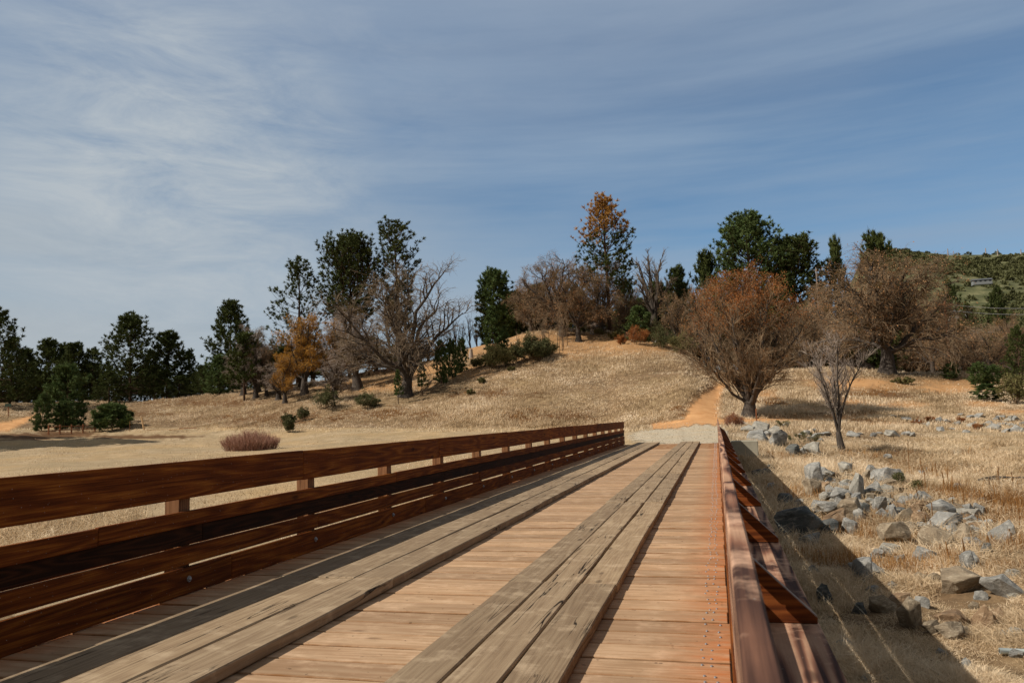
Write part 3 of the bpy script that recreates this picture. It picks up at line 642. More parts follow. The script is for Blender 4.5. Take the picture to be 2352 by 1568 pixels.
# pines given by (x, distance, top y, half width px, shape, crown base, seed, kind, label)
def pines():
    protos = {}
    def P(px, r, yt, hw, shape, cb, seed, nd, label, share=None, **k):
        b, H = height(px, r, yt); R = px2m(hw*1.15, r)
        if share and share in protos:
            o0, H0, R0 = protos[share]
            return copy_tree(o0, b, seed*1.3, (R/R0, R/R0, H/H0), label, 'pines along the ridge behind the grass slope')
        g = pine_geo(seed, H, pr(shape, R), cb=cb, **k)
        o = pine_obj('pine_tree', label, b, 0, g, M[nd], group='pines along the ridge behind the grass slope')
        if share: protos[share] = (o, H, R)
        return o
    BIG = dict(nb=104, tuft=.7, tpb=16, w=.1)
    P(-12, 190, 700, 52, CONE, .05, 1, 'needle', 'tall dark pine cut off by the left edge of the picture', 'a', **BIG)
    P(57, 215, 798, 26, ROUND, .15, 2, 'needle', 'slim pine right of the tall pine at the left edge', 'b', nb=100, tuft=.7, tpb=13, w=.095, gap=.1)
    P(22, 195, 775, 40, CONE, .02, 31, 'needle', 'low broad pine filling the gap beside the left edge pine', 'a')
    P(109, 212, 776, 32, ROUND, .25, 4, 'needle', 'open crowned pine with a clear dark trunk, left of the two close pines', 'c', nb=110, tuft=.7, tpb=14, w=.1, gap=.08)
    P(142, 214, 786, 20, ROUND, .2, 3, 'needle', 'narrow pine between two wider pines above the rail fence', 'b')
    P(168, 206, 784, 30, ROUND, .15, 6, 'needle', 'pine behind the green foreground pine above the rail fence', 'c')
    P(210, 208, 797, 32, CONE, .05, 7, 'needle', 'low pine filling the gap left of the widest ridge pine', 'a')
    P(298, 196, 716, 62, CONE, .08, 8, 'needle', 'widest ridge pine with layered flat branches above the round young pine', None, nb=170, tuft=.7, tpb=16, w=.1, gap=.08)
    P(250, 190, 850, 34, CONE, .0, 9, 'needle', 'short bushy pine at the left foot of the widest ridge pine', 'a')
    P(345, 205, 800, 32, CONE, .0, 13, 'needle', 'short pine in the gap right of the widest ridge pine', 'a')
    P(384, 200, 759, 44, ROUND, .15, 10, 'needle', 'open pine with a bare trunk right of the widest ridge pine', 'c')
    P(434, 204, 800, 26, CONE, .0, 11, 'needle', 'thin pine left of the dense tall pine', 'a')
    P(410, 190, 862, 40, CONE, 0, 12, 'needle', 'dark low pine in the shade between two ridge pines', 'a')
    P(530, 190, 688, 46, ROUND, .12, 14, 'needle', 'dense tall pine standing alone right of the lower ridge pines', None, nb=150, tuft=.7, tpb=16, w=.1)
    P(503, 178, 812, 33, ROUND, .0, 15, 'needle2', 'round bushy pine in front of the dense tall pine', None, nb=80, tuft=.6, tpb=14, w=.085)
    P(465, 186, 845, 26, CONE, 0, 16, 'needle', 'small dark pine left of the round bushy pine', 'a')
    P(686, 168, 588, 68, CONE, .12, 17, 'needle', 'tall pointed pine above the orange leaved tree', None, nb=84, tuft=.62, tpb=12, w=.085, upturn=.5, gap=.1)
    P(805, 164, 531, 66, [(0, .5), (.4, .7), (.55, .95), (.68, 1), (.8, .8), (.9, .5), (1, .1)], .38, 18, 'needle', 'pine with several tops and two bare trunks left of the big oak', None,
      nb=105, tuft=.66, tpb=13, w=.09, trunks=((0, 0, 1.), (-2.6, .6, .93), (2.2, -.3, .97)), upturn=.6)
    P(915, 162, 507, 48, [(0, .4), (.3, .6), (.5, .5), (.66, .9), (.8, 1), (.9, .8), (1, .25)], .25, 19, 'needle', 'tall pine rising out of the crown of the big leaning oak', None, nb=88, tuft=.62, tpb=12, w=.085, upturn=.6)
    P(1142, 166, 617, 42, [(0, .8), (.2, .95), (.6, 1), (.85, .8), (.95, .5), (1, .2)], .08, 20, 'needle2', 'dense green pine on the left shoulder of the hilltop', None, nb=190, tuft=.72, tpb=17, w=.105)
    P(1137, 128, 700, 23, CONE, .25, 21, 'needle2', 'slim young pine with a bare lower trunk in front of the dense green pine', 'y', nb=50, tuft=.45, tpb=10, w=.07)
    P(1163, 129, 745, 12, CONE, .3, 22, 'needle', 'very small pine right beside the slim young pine', 'y')
    P(1192, 172, 665, 24, ROUND, .25, 23, 'needle', 'thin dark pine right of the dense green pine', 'b')
    P(1232, 170, 655, 26, CONE, .2, 24, 'needle', 'dark pine showing behind the left hilltop oak', 'c')
    P(1330, 172, 650, 30, CONE, .1, 25, 'needle', 'dark pine hidden behind the hilltop oaks', 'a')
    P(1406, 155, 441, 66, [(0, .7), (.3, .9), (.5, 1), (.62, .98), (.68, .68), (.84, .5), (1, .08)], .26, 26, 'needle', 'tallest pine on the hilltop with an orange dead top', None, nb=150, tuft=.62, tpb=13, w=.085, upturn=.45)
    P(1450, 166, 640, 34, CONE, .05, 27, 'needle', 'dark pine under the right side of the dead topped pine', 'a')
    P(1478, 142, 700, 27, ROUND, .0, 28, 'needle2', 'young green pine beside the hilltop boulders', 'z', nb=60, tuft=.5, tpb=12, w=.08)
    P(1571, 165, 608, 34, ROUND, .2, 29, 'needle2', 'pine top showing between two bare oaks right of the hilltop', 'c')
    P(1515, 172, 690, 30, CONE, .0, 30, 'needle', 'dark pine behind the tall bare oak', 'a')
    P(1740, 155, 483, 84, [(0, .5), (.4, .9), (.68, 1), (.8, .8), (.92, .42), (1, .12)], .3, 32, 'needle2', 'broad tall pine behind the rust topped round tree', None, nb=230, tuft=.75, tpb=18, w=.11)
    P(1640, 160, 572, 38, ROUND, .3, 33, 'needle2', 'lower pine at the left of the broad tall pine', 'c')
    P(1845, 155, 536, 54, [(0, .4), (.5, .8), (.8, 1), (.92, .75), (1, .4)], .25, 34, 'needle', 'dense dark pine right of the broad tall pine', None, nb=190, tuft=.72, tpb=17, w=.105)
    P(1900, 158, 640, 32, ROUND, .1, 35, 'needle2', 'small pine between the dense dark pine and the right oak', 'c')
    P(1942, 160, 539, 26, ROUND, .3, 36, 'needle', 'narrow pine top left of the huge right oak', 'b')
    P(2037, 165, 525, 44, [(0, .4), (.5, .7), (.75, 1), (.9, .95), (1, .5)], .45, 37, 'needle2', 'flat topped pine rising above the huge right oak', 'c')
    P(2205, 205, 640, 32, CONE, .1, 38, 'needle2', 'pine right of the huge oak below the scrub hillside', 'a')
    P(2240, 190, 690, 28, CONE, .1, 41, 'needle2', 'smaller pine below the hillside house', 'a')
    P(2312, 200, 655, 32, CONE, .1, 39, 'needle2', 'pine near the right edge under the power lines', 'a')
    P(2350, 118, 745, 26, CONE, .0, 40, 'needle', 'dark pine cut off by the right edge of the picture', 'a')
    # young pines
    for (px, r, yt, hw, lab, sh) in ((155, 148, 832, 36, 'green pine with a broad skirt behind the rail fence', 'z'), (97, 143, 900, 17, 'small green pine at the left end of the rail fence', 'z'),
        (146, 143, 918, 20, 'little pine right behind the middle of the rail fence', 'z'), (1183-168, 126, 778, 17, 'sapling pine on the slope right of the big oak', 'z'),
        (1040, 128, 776, 14, 'sapling pine close beside another on the slope', 'z'), (1062, 130, 775, 14, 'rightmost sapling pine of the three below the bare saplings', 'z'),
        (970, 122, 828, 12, 'tiny pine beside the trunk of the big oak', 'y'), (2192, 122, 832, 16, 'small pine under the right side of the huge oak', 'z'),
        (2253, 116, 830, 17, 'left one of two small pines standing close at the right', 'z'), (2287, 117, 836, 18, 'right one of two small pines standing close at the right', 'z'),
        (2270, 98, 880, 27, 'light green young pine alone on the orange slope at the right', 'z'), (915, 118, 848, 10, 'tiny pine seedling left of the big oak trunk', 'y')):
        o = P(px, r, yt, hw, ROUND, 0, int(px) % 50, 'needle2', lab, sh); o['group'] = 'young pines on the slopes'
    b, H = height(258, 139, 922)
    g = pine_geo(77, H, pr([(0, .8), (.2, 1), (.45, .8), (.7, .5), (.88, .22), (1, .05)], px2m(42, 139)), nb=60, tuft=.75, tpb=12, w=.10, cb=0.02, upturn=.6)
    pine_obj('pine_tree', 'round dark young pine standing alone at the right end of the rail fence', b, 0, g, M['needle2'])
    # pines outside the frame whose shadows lie on the flat
    for (x, y, H0) in [(q[0].x-1.06*h*kk, q[0].y-.6*h*kk, h) for q, h, kk in ((hit(400, 1014), 24, .98), (hit(60, 1012), 22, .6), (hit(190, 1004), 25, .9), (hit(-20, 1022), 20, .5))]:
        o0, H_, R_ = protos['a']; copy_tree(o0, (x, y, float(gz(x, y))), x, H0/H_, 'dark pine standing outside the left edge of the view', 'pines outside the view')
pines()
for o in list(bpy.data.objects):      # dead top on the tallest pine
    if o.get('label', '').startswith('tallest pine'):
        ch = [c for c in bpy.data.objects if c.parent == o and c.name.startswith('crown')][0]; me = ch.data
        V = np.empty(len(me.vertices)*3, np.float32); me.vertices.foreach_get('co', V); V = V.reshape(-1, 39, 3) if len(V) % 117 == 0 else V.reshape(-1, 3, 3)
        Htop = V[..., 2].max(); rs = np.random.RandomState(3)
        hh = (V[:, 0, 2]-V[:, 0, 0]*.28+rs.randn(len(V))*.6) > Htop*.665
        keep = rs.rand(len(V)) < np.interp(V[:, 0, 2]/Htop, [.6, .85, 1], [1, .8, .3])
        ch.data = mesh_np('crown', V[~hh].reshape(-1, 3), [np.arange(V[~hh].reshape(-1, 3).shape[0]).reshape(-1, 3)], M['needle'])
        W = V[hh & keep].reshape(-1, 3); q = link('dead_crown', mesh_np('dead_crown', W, [np.arange(len(W)).reshape(-1, 3)], M['dead']), o); q['label'] = 'dead orange-brown upper crown'
# ------------------------------------------------------------------ bare broadleaf trees
def oaks():
    rs = np.random.RandomState(9); pro = {}
    def O(px, r, yt, hw, label, seed, share=None, bark='obark', tm='twig', leafm=None, mist=0, name='oak_tree', xy=None, group=None, trk=None, xr=0., **k):
        b, H = height(px, r, yt); R = px2m(hw, r)
        if share and share in pro:
            o0, H0, R0 = pro[share]
            return copy_tree(o0, b, seed*.77, (R/R0, R/R0, H/H0), label, group)
        g = oak(seed, H, R, trk or H*.035, **k); mi = None
        if mist:
            q = g[3][0]; c = q[rs.randint(0, len(q), mist), rs.randint(2, 6, mist)]; mi = clumps(rs, c, .4+.6*rs.rand(mist), 170)
        o = tree_obj(name, label, 'tree', b, xr, g, M[bark], M[tm], M[leafm] if leafm else None, group, mi)
        if share: pro[share] = (o, H, R)
        return o
    gh = 'bare oaks on and around the hilltop'
    O(932, 124, 590, 178, 'big spreading bare oak with dark forked trunk on the grass slope', 3, l1=12, l2=11, l3=8, l4=5, mist=16, droop=.15, lean=.15, tw=.016, trunk_h=.13, spread=1.05)
    b, H = height(1710, 80, 622)
    O(1722, 80, 622, 126, 'large round multi stemmed tree with rust coloured top beside the bridge end', 5, tm='ptwig', l1=16, l2=12, l3=9, l4=7, style='vase', leafm='rust', leaves=15000, leafhi=.5, trunk_h=.1, trk=.5)
    O(1925, 47, 752, 80, 'small leafless grey tree with upright stems among the rocks', 8, tm='gtwig', l1=6, l2=10, l3=9, l4=7, style='small', trunk_h=.16, trk=.14, tw=.003)
    O(2045, 122, 568, 160, 'huge bare oak with drooping twigs at the right', 12, tm='ptwig', l1=15, l2=14, l3=10, l4=7, mist=30, droop=.24, leafm='tanleaf', leaves=2600, trunk_h=.2, trk=.75)
    O(1299, 150, 585, 96, 'left oak of the pair on the hilltop with mistletoe balls in its crown', 15, 'h', tm='ptwig', l1=12, l2=12, l3=9, l4=6, mist=20, droop=.14, leafm='tanleaf', leaves=1200, group=gh, trunk_h=.2)
    O(1336, 146, 640, 78, 'right oak of the pair on the hilltop with a thick straight trunk', 16, 'i', tm='ptwig', l1=11, l2=11, l3=9, l4=6, mist=9, droop=.2, leafm='tanleaf', leaves=1000, group=gh, trunk_h=.25)
    O(1390, 153, 600, 64, 'bare oak in front of the trunk of the dead topped pine', 19, 'i', group=gh)
    O(1225, 158, 640, 56, 'smaller bare oak at the left side of the hilltop', 21, 'h', group=gh)
    O(1512, 150, 572, 50, 'tall sparse bare oak right of the dead topped pine', 23, 's', l1=9, l2=8, l3=6, l4=4, style='small', trunk_h=.3, group=gh)
    O(1565, 146, 668, 50, 'brown bare oak with a dead leaning trunk right of the hilltop', 24, 'i', group=gh)
    O(1450, 158, 668, 46, 'low bare oak behind the hilltop boulders', 27, 'h', group=gh)
    O(1625, 140, 640, 48, 'bare oak left behind the rust topped tree', 28, 'h', group=gh)
    O(1860, 138, 690, 70, 'brown bare oak between the rust topped tree and the huge oak', 29, 'h', group='bare oaks at the right')
    O(1930, 146, 640, 66, 'bare oak left behind the huge right oak', 30, 'i', group='bare oaks at the right')
    O(2150, 150, 640, 60, 'bare oak right behind the huge right oak', 31, 'i', group='bare oaks at the right')
    O(2215, 140, 745, 56, 'low brown oak below the white buildings', 32, 'h', group='bare oaks at the right')
    O(2285, 138, 760, 62, 'low brown oak near the right edge behind the young pines', 33, 'i', group='bare oaks at the right')
    O(2345, 150, 720, 60, 'brown oak cut off by the right edge', 34, 'h', group='bare oaks at the right')
    gl = 'bare trees left of the big oak'
    O(700, 148, 722, 56, 'tree with bright orange leaves below the tall pointed pine', 41, 'o', tm='ptwig', l1=10, l2=9, l3=8, l4=5, leafm='orange', leaves=6500, leafhi=-.1, group=gl, trunk_h=.2)
    O(775, 150, 735, 42, 'orange leaved tree touching the left side of the big oak', 43, 'o', group=gl)
    O(655, 144, 812, 34, 'small tree with pale orange leaves left of the bright orange tree', 44, 'o', group=gl)
    O(590, 165, 745, 52, 'tangled grey oak with mistletoe left of the orange trees', 45, 'g', tm='gtwig', l1=11, l2=11, l3=9, l4=6, mist=22, droop=.35, group=gl, trunk_h=.15)
    O(560, 168, 800, 46, 'low grey oak behind the round bushy pine', 46, 'g', group=gl)
    O(640, 150, 830, 48, 'drooping grey oak with branches down to the grass', 47, 'g', group=gl)
    O(820, 140, 700, 86, 'leafless oak left behind the big spreading oak', 48, 'g', group=gl)
    O(770, 130, 825, 48, 'low twiggy tree under the left side of the big oak', 49, 'g', group=gl)
    # slim bare trees right of the big oak
    for k, (px, yt) in enumerate(((1050, 722), (1066, 735), (1082, 715), (1036, 750), (1098, 735))):
        O(px, 162, yt, 16, ('slim bare tree', 'thin leafless tree', 'tallest slim leafless tree', 'short slim leafless tree', 'rightmost slim leafless tree')[k]+' against the sky between the big oak and the dense green pine', 60+k, 'slim',
          l1=7, l2=6, l3=5, l4=4, style='small', trunk_h=.3, group='slim bare trees on the skyline', trk=.12)
oaks()
def fill():
    T = {o['label'].split(' ')[0]+str(i): o for i, o in enumerate([])}
    src = {}
    for o in bpy.data.objects:
        if o.parent is None and o.name in ('pine_tree.002', 'pine_tree.003', 'pine_tree.001'): src.setdefault('p', []).append(o)
        if o.parent is None and o.get('label', '') in ('left oak of the pair on the hilltop with mistletoe balls in its crown', 'right oak of the pair on the hilltop with a thick straight trunk', 'tangled grey oak with mistletoe left of the orange trees'): src.setdefault('o', []).append(o)
    hh = {}
    for o in src['p']+src['o']:
        m = max((c for c in o.children if c.type == 'MESH'), key=lambda c: len(c.data.vertices)).data
        V = np.empty(len(m.vertices)*3, np.float32); m.vertices.foreach_get('co', V); V = V.reshape(-1, 3); hh[o.name] = (np.percentile(V[:, 2], 99.8), np.percentile(np.hypot(V[:, 0], V[:, 1]), 96))
    rs = random.Random(3)
    def add(kind, px, r, yt, hw, label, group):
        o = rs.choice(src[kind]); b, H = height(px, r, yt); h0, r0 = hh[o.name]; R_ = px2m(hw, r); sc_ = o.scale
        c = copy_tree(o, b, rs.uniform(0, 6.28), (R_/r0, R_/r0, H/h0), label, group); return c
    for k in range(24):
        add('o' if k % 2 else 'p', 1180+k*18.5+rs.uniform(-8, 8), 172+rs.uniform(0, 9), rs.uniform(640, 715), 42, 'tree standing further back behind the hilltop trees', 'trees further back behind the hilltop')
    for k in range(56):
        x = 1585+k*20+rs.uniform(-10, 10); add('o' if k % 3 else 'p', x, 166+rs.uniform(0, 30), (rs.uniform(650, 730) if x < 2090 else rs.uniform(735, 790)), 50, 'tree in the dense wood behind the big trees at the right', 'trees of the wood behind the big right trees')
    for k in range(24):
        x = 5+k*27+rs.uniform(-9, 9); add('p' if x < 520 or k % 2 else 'o', x, 212+rs.uniform(0, 22)-max(0, x-430)*.12, rs.uniform(828, 880)-max(0, x-430)*.15, 30, 'low dark tree filling the gaps between the left ridge pines', 'low trees between the left ridge pines')
    for k in range(17):
        add('o' if k % 3 else 'p', 560+k*31+rs.uniform(-12, 12), 158, rs.uniform(745, 815), 42, 'tree in the thicket behind the big oak', 'trees of the thicket behind the big oak')
fill()
# ------------------------------------------------------------------ shrubs
def shrub(name, label, px, r, wpx, hpx, mat, seed, nstem=26, nclump=90, per=60, L=.1, W=.06, group=None, stem='ptwig', flat=1., py=None, cat='shrub', dens=1.):
    rs = np.random.RandomState(seed)
    if py: b, r = hit(px, py)
    else: b = pos(px, r)
    R = px2m(wpx/2, r); H = px2m(hpx, r); o = empty(name, b); props(o, label, cat, group)
    a = rs.rand(nstem)*6.28; e = rs.rand(nstem)**.6; top = np.stack([np.cos(a)*R*e, np.sin(a)*R*e*(.7 if nstem > 100 else 1), H*(1-.45*e**2)*(.7+.4*rs.rand(nstem))], -1)
    st = top*(np.array([.82, .82, 0]) if nstem > 100 else np.array([.25, .25, 0]))-np.array([0, 0, .1]); s = np.linspace(0, 1, 5)[None, :, None]
    p = st[:, None]*(1-s)+top[:, None]*s+rs.randn(nstem, 5, 3)*.03*H; st_r = np.full((nstem, 1), .008+H*.006)*(1-.6*s[:, :, 0])
    S1 = (p, st_r); S2 = grow(rs, S1, 6, 4, H*.3, .6, .3, .1, .006+H*.002, .3, 1, .08)
    v, f = merge([tubes(*S1, 4), tubes(*S2, 3)]); link('stems', mesh_np('stems', v, [f], M[stem]), o)
    if mat:
        q = S2[0][rs.randint(0, len(S2[0]), nclump), rs.randint(1, 4, nclump)]
        v, f = clumps(rs, q, (.08+.14*rs.rand(nclump))*max(H, .5)*dens, per, L, W); v[:, 2] = np.maximum(v[:, 2], -.05)
        link('foliage', mesh_np('foliage', v, [f], M[mat]), o)
    return o
shrub('bush', 'dark green bush, right one of the pair in the middle of the grass slope', 1226, 128, 112, 48, 'scrub', 1, 60, 330, 70, .22, .12)
shrub('bush', 'olive bush, left one of the pair in the middle of the grass slope', 1152, 127, 94, 44, 'scrub2', 2, 46, 240, 70, .2, .11)
shrub('bush', 'small sparse bush left of the olive bush on the slope', 1102, 130, 44, 24, 'scrub2', 3, 24, 60, 60, .18, .1)
gsh = 'small scrub bushes on the grass slope'
for k, (px, r, w, h, mt, lab) in enumerate(((750, 122, 62, 40, 'scrub', 'green bush under the left branches of the big oak'), (845, 118, 60, 34, 'scrub', 'dark bush below the drooping twigs of the big oak'),
    (697, 117, 22, 28, 'scrub', 'small round bush alone at the foot of the orange trees'), (664, 118, 36, 18, 'scrub', 'low bush with dead twigs left of the small round bush'),
    (1108, 118, 24, 12, 'scrub2', 'low tuft like bush below the olive bush'), (1083, 112, 18, 12, 'scrub2', 'tiny bush lower left of the olive bush'),
    (662, 104, 26, 26, 'scrub', 'small leafy bush at the toe of the slope above the railing'), (1385, 150, 26, 14, 'scrub2', 'low bush below the dead topped pine'),
    (1425, 146, 40, 18, 'scrub2', 'low bush right of the tallest pine trunk'), (1470, 134, 52, 38, 'rust', 'rust coloured bush on the right shoulder of the hill'),
    (1530, 132, 60, 40, 'scrub', 'dark bush beside the boulder pile on the hill shoulder'), (1572, 130, 66, 44, 'scrub2', 'olive bush at the right end of the hilltop'),
    (1510, 142, 44, 52, 'scrub', 'tall dark bush in front of the young green pine'), (2335, 96, 60, 50, 'scrub2', 'olive shrub at the right edge on the orange slope'),
    (2265, 120, 40, 14, 'scrub2', 'low dry shrub between the small pines'), (1435, 140, 30, 20, 'rust', 'small rust bush in front of the hilltop'),
    (2080, 112, 50, 12, 'scrub2', 'low shrub under the huge oak'), (1175, 122, 20, 10, 'scrub2', 'tiny bush right below the olive bush'))):
    shrub('bush', lab, px, r, w, h, mt, 100+k, 22, 90 if w > 30 else 46, 60, .16, .09, gsh)
shrub('bush', 'reddish brown twiggy bush on the flat behind the left railing', 575, 70, 136, 40, 'rust', 51, 700, 50, 10, .08, .03, None, 'redstem', py=1034)
shrub('bush', 'red twigged shrub between the railing end and the large round tree', 1685, 58, 44, 30, 'rust', 52, 160, 90, 24, .07, .03, None, 'redstem')
for k, (px, py, w, h, mt, lab) in enumerate(((1845, 1020, 80, 22, 'scrub', 'green weeds running between the pale rocks'), (2060, 1118, 40, 26, 'scrub', 'dark green plant on the rock pile'), (2105, 1132, 26, 22, 'scrub2', 'olive plant right of the rock pile'),
    (1800, 985, 50, 16, 'scrub2', 'grey green weeds behind the white rock'), (2107, 978, 26, 14, 'rust', 'brown round shrub among the far bank rocks'), (2205, 972, 18, 13, 'rust', 'brown ball shrub near the far rocks at the right'), (2245, 988, 22, 12, 'rust', 'low brown shrub at the end of the far rocks'), (2135, 968, 24, 10, 'rust', 'flat brown shrub between far rocks'))):
    shrub('bush', lab, px, 0, w, h, mt, 200+k, 20, 50, 50, .05, .03, 'shrubs among the rocks', py=py)
# bare saplings
for k in range(16):
    px = 1172+random.random()*130 if k < 12 else 1285+random.random()*30; r = 131+random.random()*8
    b = pos(px, r); rs = np.random.RandomState(300+k); H = 3.5+random.random()*3.5
    s = np.linspace(0, 1, 6)[None, :, None]; p = np.array([0, 0, 1.])*H*s+rs.randn(1, 6, 3)*.08; p[:, 0] = (0, 0, -.1)
    A = (p, .045*(1-.7*s[:, :, 0])); Bq = grow(rs, A, 22, 4, H*.16, .45, .4, .2, .02, .2, 1, .05); Cq = grow(rs, Bq, 5, 3, H*.07, .5, .3, .1, .012, .2, 1, .06)
    o = empty('sapling', b); props(o, 'thin bare reddish sapling standing behind the green bushes on the slope', 'sapling', 'bare saplings behind the green bushes')
    v, f = tubes(*A, 5); link('trunk', mesh_np('trunk', v, [f], M['pbark'], True), o); v, f = merge([tubes(*Bq, 3), tubes(*Cq, 3)]); link('crown', mesh_np('crown', v, [f], M['ptwig']), o)
#@@ROCKS
# ------------------------------------------------------------------ rocks
def rock_mat(name, a, b, c_):
    m = NT(name); v = m.coord('Object', (1, 1, 1), 40.); n = m.noise(v, 2.2, 6, .65, .5); k = m.noise(v, 16, 5, .75); l = m.noise(m.coord('Object', (1, 1, 3.5), 40.), 3, 4, .6, 1.)
    c = m.ramp(n, [(.3, a), (.52, b), (.75, c_)]); c = m.mix(.5, c, m.mix(1., c, m.ramp(k, [(.25, .45), (.5, 1.), (.8, 1.5)]), 'MULTIPLY'))
    c = m.mix(m.ramp(l, [(.55, 0.), (.62, .5)]), c, tuple(min(1, x*1.25+.03) for x in c_))
    m.bump(m.math('ADD', k, m.math('MULTIPLY', n, 2)), .8, .04); return m.done(c, .9)
M['rg'] = rock_mat('grey_rock', (.15, .148, .138), (.27, .265, .245), (.40, .39, .355))
M['rt'] = rock_mat('tan_rock', (.16, .125, .085), (.27, .215, .15), (.39, .33, .24))
M['rb'] = rock_mat('brown_rock', (.14, .09, .055), (.28, .185, .11), (.42, .31, .2))
M['rw'] = rock_mat('pale_rock', (.20, .19, .165), (.31, .295, .255), (.42, .40, .35))
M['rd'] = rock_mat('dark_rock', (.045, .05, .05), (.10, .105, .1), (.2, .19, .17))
def rock_mesh(seed, n=13):
    rs = random.Random(seed); bm = bmesh.new()
    for _ in range(n):
        v = Vector((rs.gauss(0, 1), rs.gauss(0, 1), rs.gauss(0, 1))).normalized()
        v = Vector([math.copysign(abs(c)**.7, c) for c in v]); bm.verts.new((v.x*.5*rs.uniform(.85, 1.1), v.y*.5*rs.uniform(.8, 1.1), v.z*.5*rs.uniform(.8, 1.1)))
    bmesh.ops.convex_hull(bm, input=bm.verts)
    for v in [v for v in bm.verts if not v.link_faces]: bm.verts.remove(v)
    bmesh.ops.triangulate(bm, faces=bm.faces); bmesh.ops.dissolve_limit(bm, angle_limit=.25, verts=bm.verts, edges=bm.edges)
    bmesh.ops.bevel(bm, geom=list(bm.edges), offset=.035, segments=2, affect='EDGES', profile=.6)
    bmesh.ops.triangulate(bm, faces=bm.faces); bmesh.ops.subdivide_edges(bm, edges=[e for e in bm.edges if e.calc_length() > .12], cuts=2, use_grid_fill=True)
    bmesh.ops.triangulate(bm, faces=bm.faces)
    for v in bm.verts:
        nn = mnoise.noise_vector(v.co*3.2+Vector((seed, 0, 0)))*.05+mnoise.noise_vector(v.co*9+Vector((seed, 5, 0)))*.018
        v.co += nn
    me = bpy.data.meshes.new('rock'); bm.to_mesh(me); bm.free()
    me.polygons.foreach_set('use_smooth', [False]*len(me.polygons)); return me
RM = {}
NEAR = 'rocks of the riprap bank beside the bridge'
for key in ('rg', 'rt', 'rb', 'rw', 'rd'):
    RM[key] = []
    for k in range(6):
        me = rock_mesh(hash(key) % 97 if False else (ord(key[1])*3+k*11), 11+k); me.materials.append(M[key]); RM[key].append(me)
ROCKP = []
def rock(px, py, w, h, key, label, group=None, seed=None, k=0):
    b, r = hit(px, py); rs = random.Random(seed if seed is not None else px*3+py); fz = 1.22 if group == NEAR else 1.0; W = px2m(w, r)*fz; Hh = px2m(h, r)*fz*1.14; ROCKP.append((b.x, b.y, W))
    o = link('rock', RM[key][rs.randrange(6)]); o.location = (b.x, b.y, b.z+Hh*.25); o.rotation_euler = (rs.uniform(-.35, .35), rs.uniform(-.35, .35), rs.uniform(0, 6.28))
    o.scale = (W*rs.uniform(.95, 1.2), W*rs.uniform(.8, 1.05), Hh*1.25); props(o, label, 'rock', group); return o
def r6(x, y): return 1722.6+x*.2676, 947.4+y*.2676
def r7(x, y): return 1837.4+x*.231, 1205.8+y*.231
NEAR = 'rocks of the riprap bank beside the bridge'
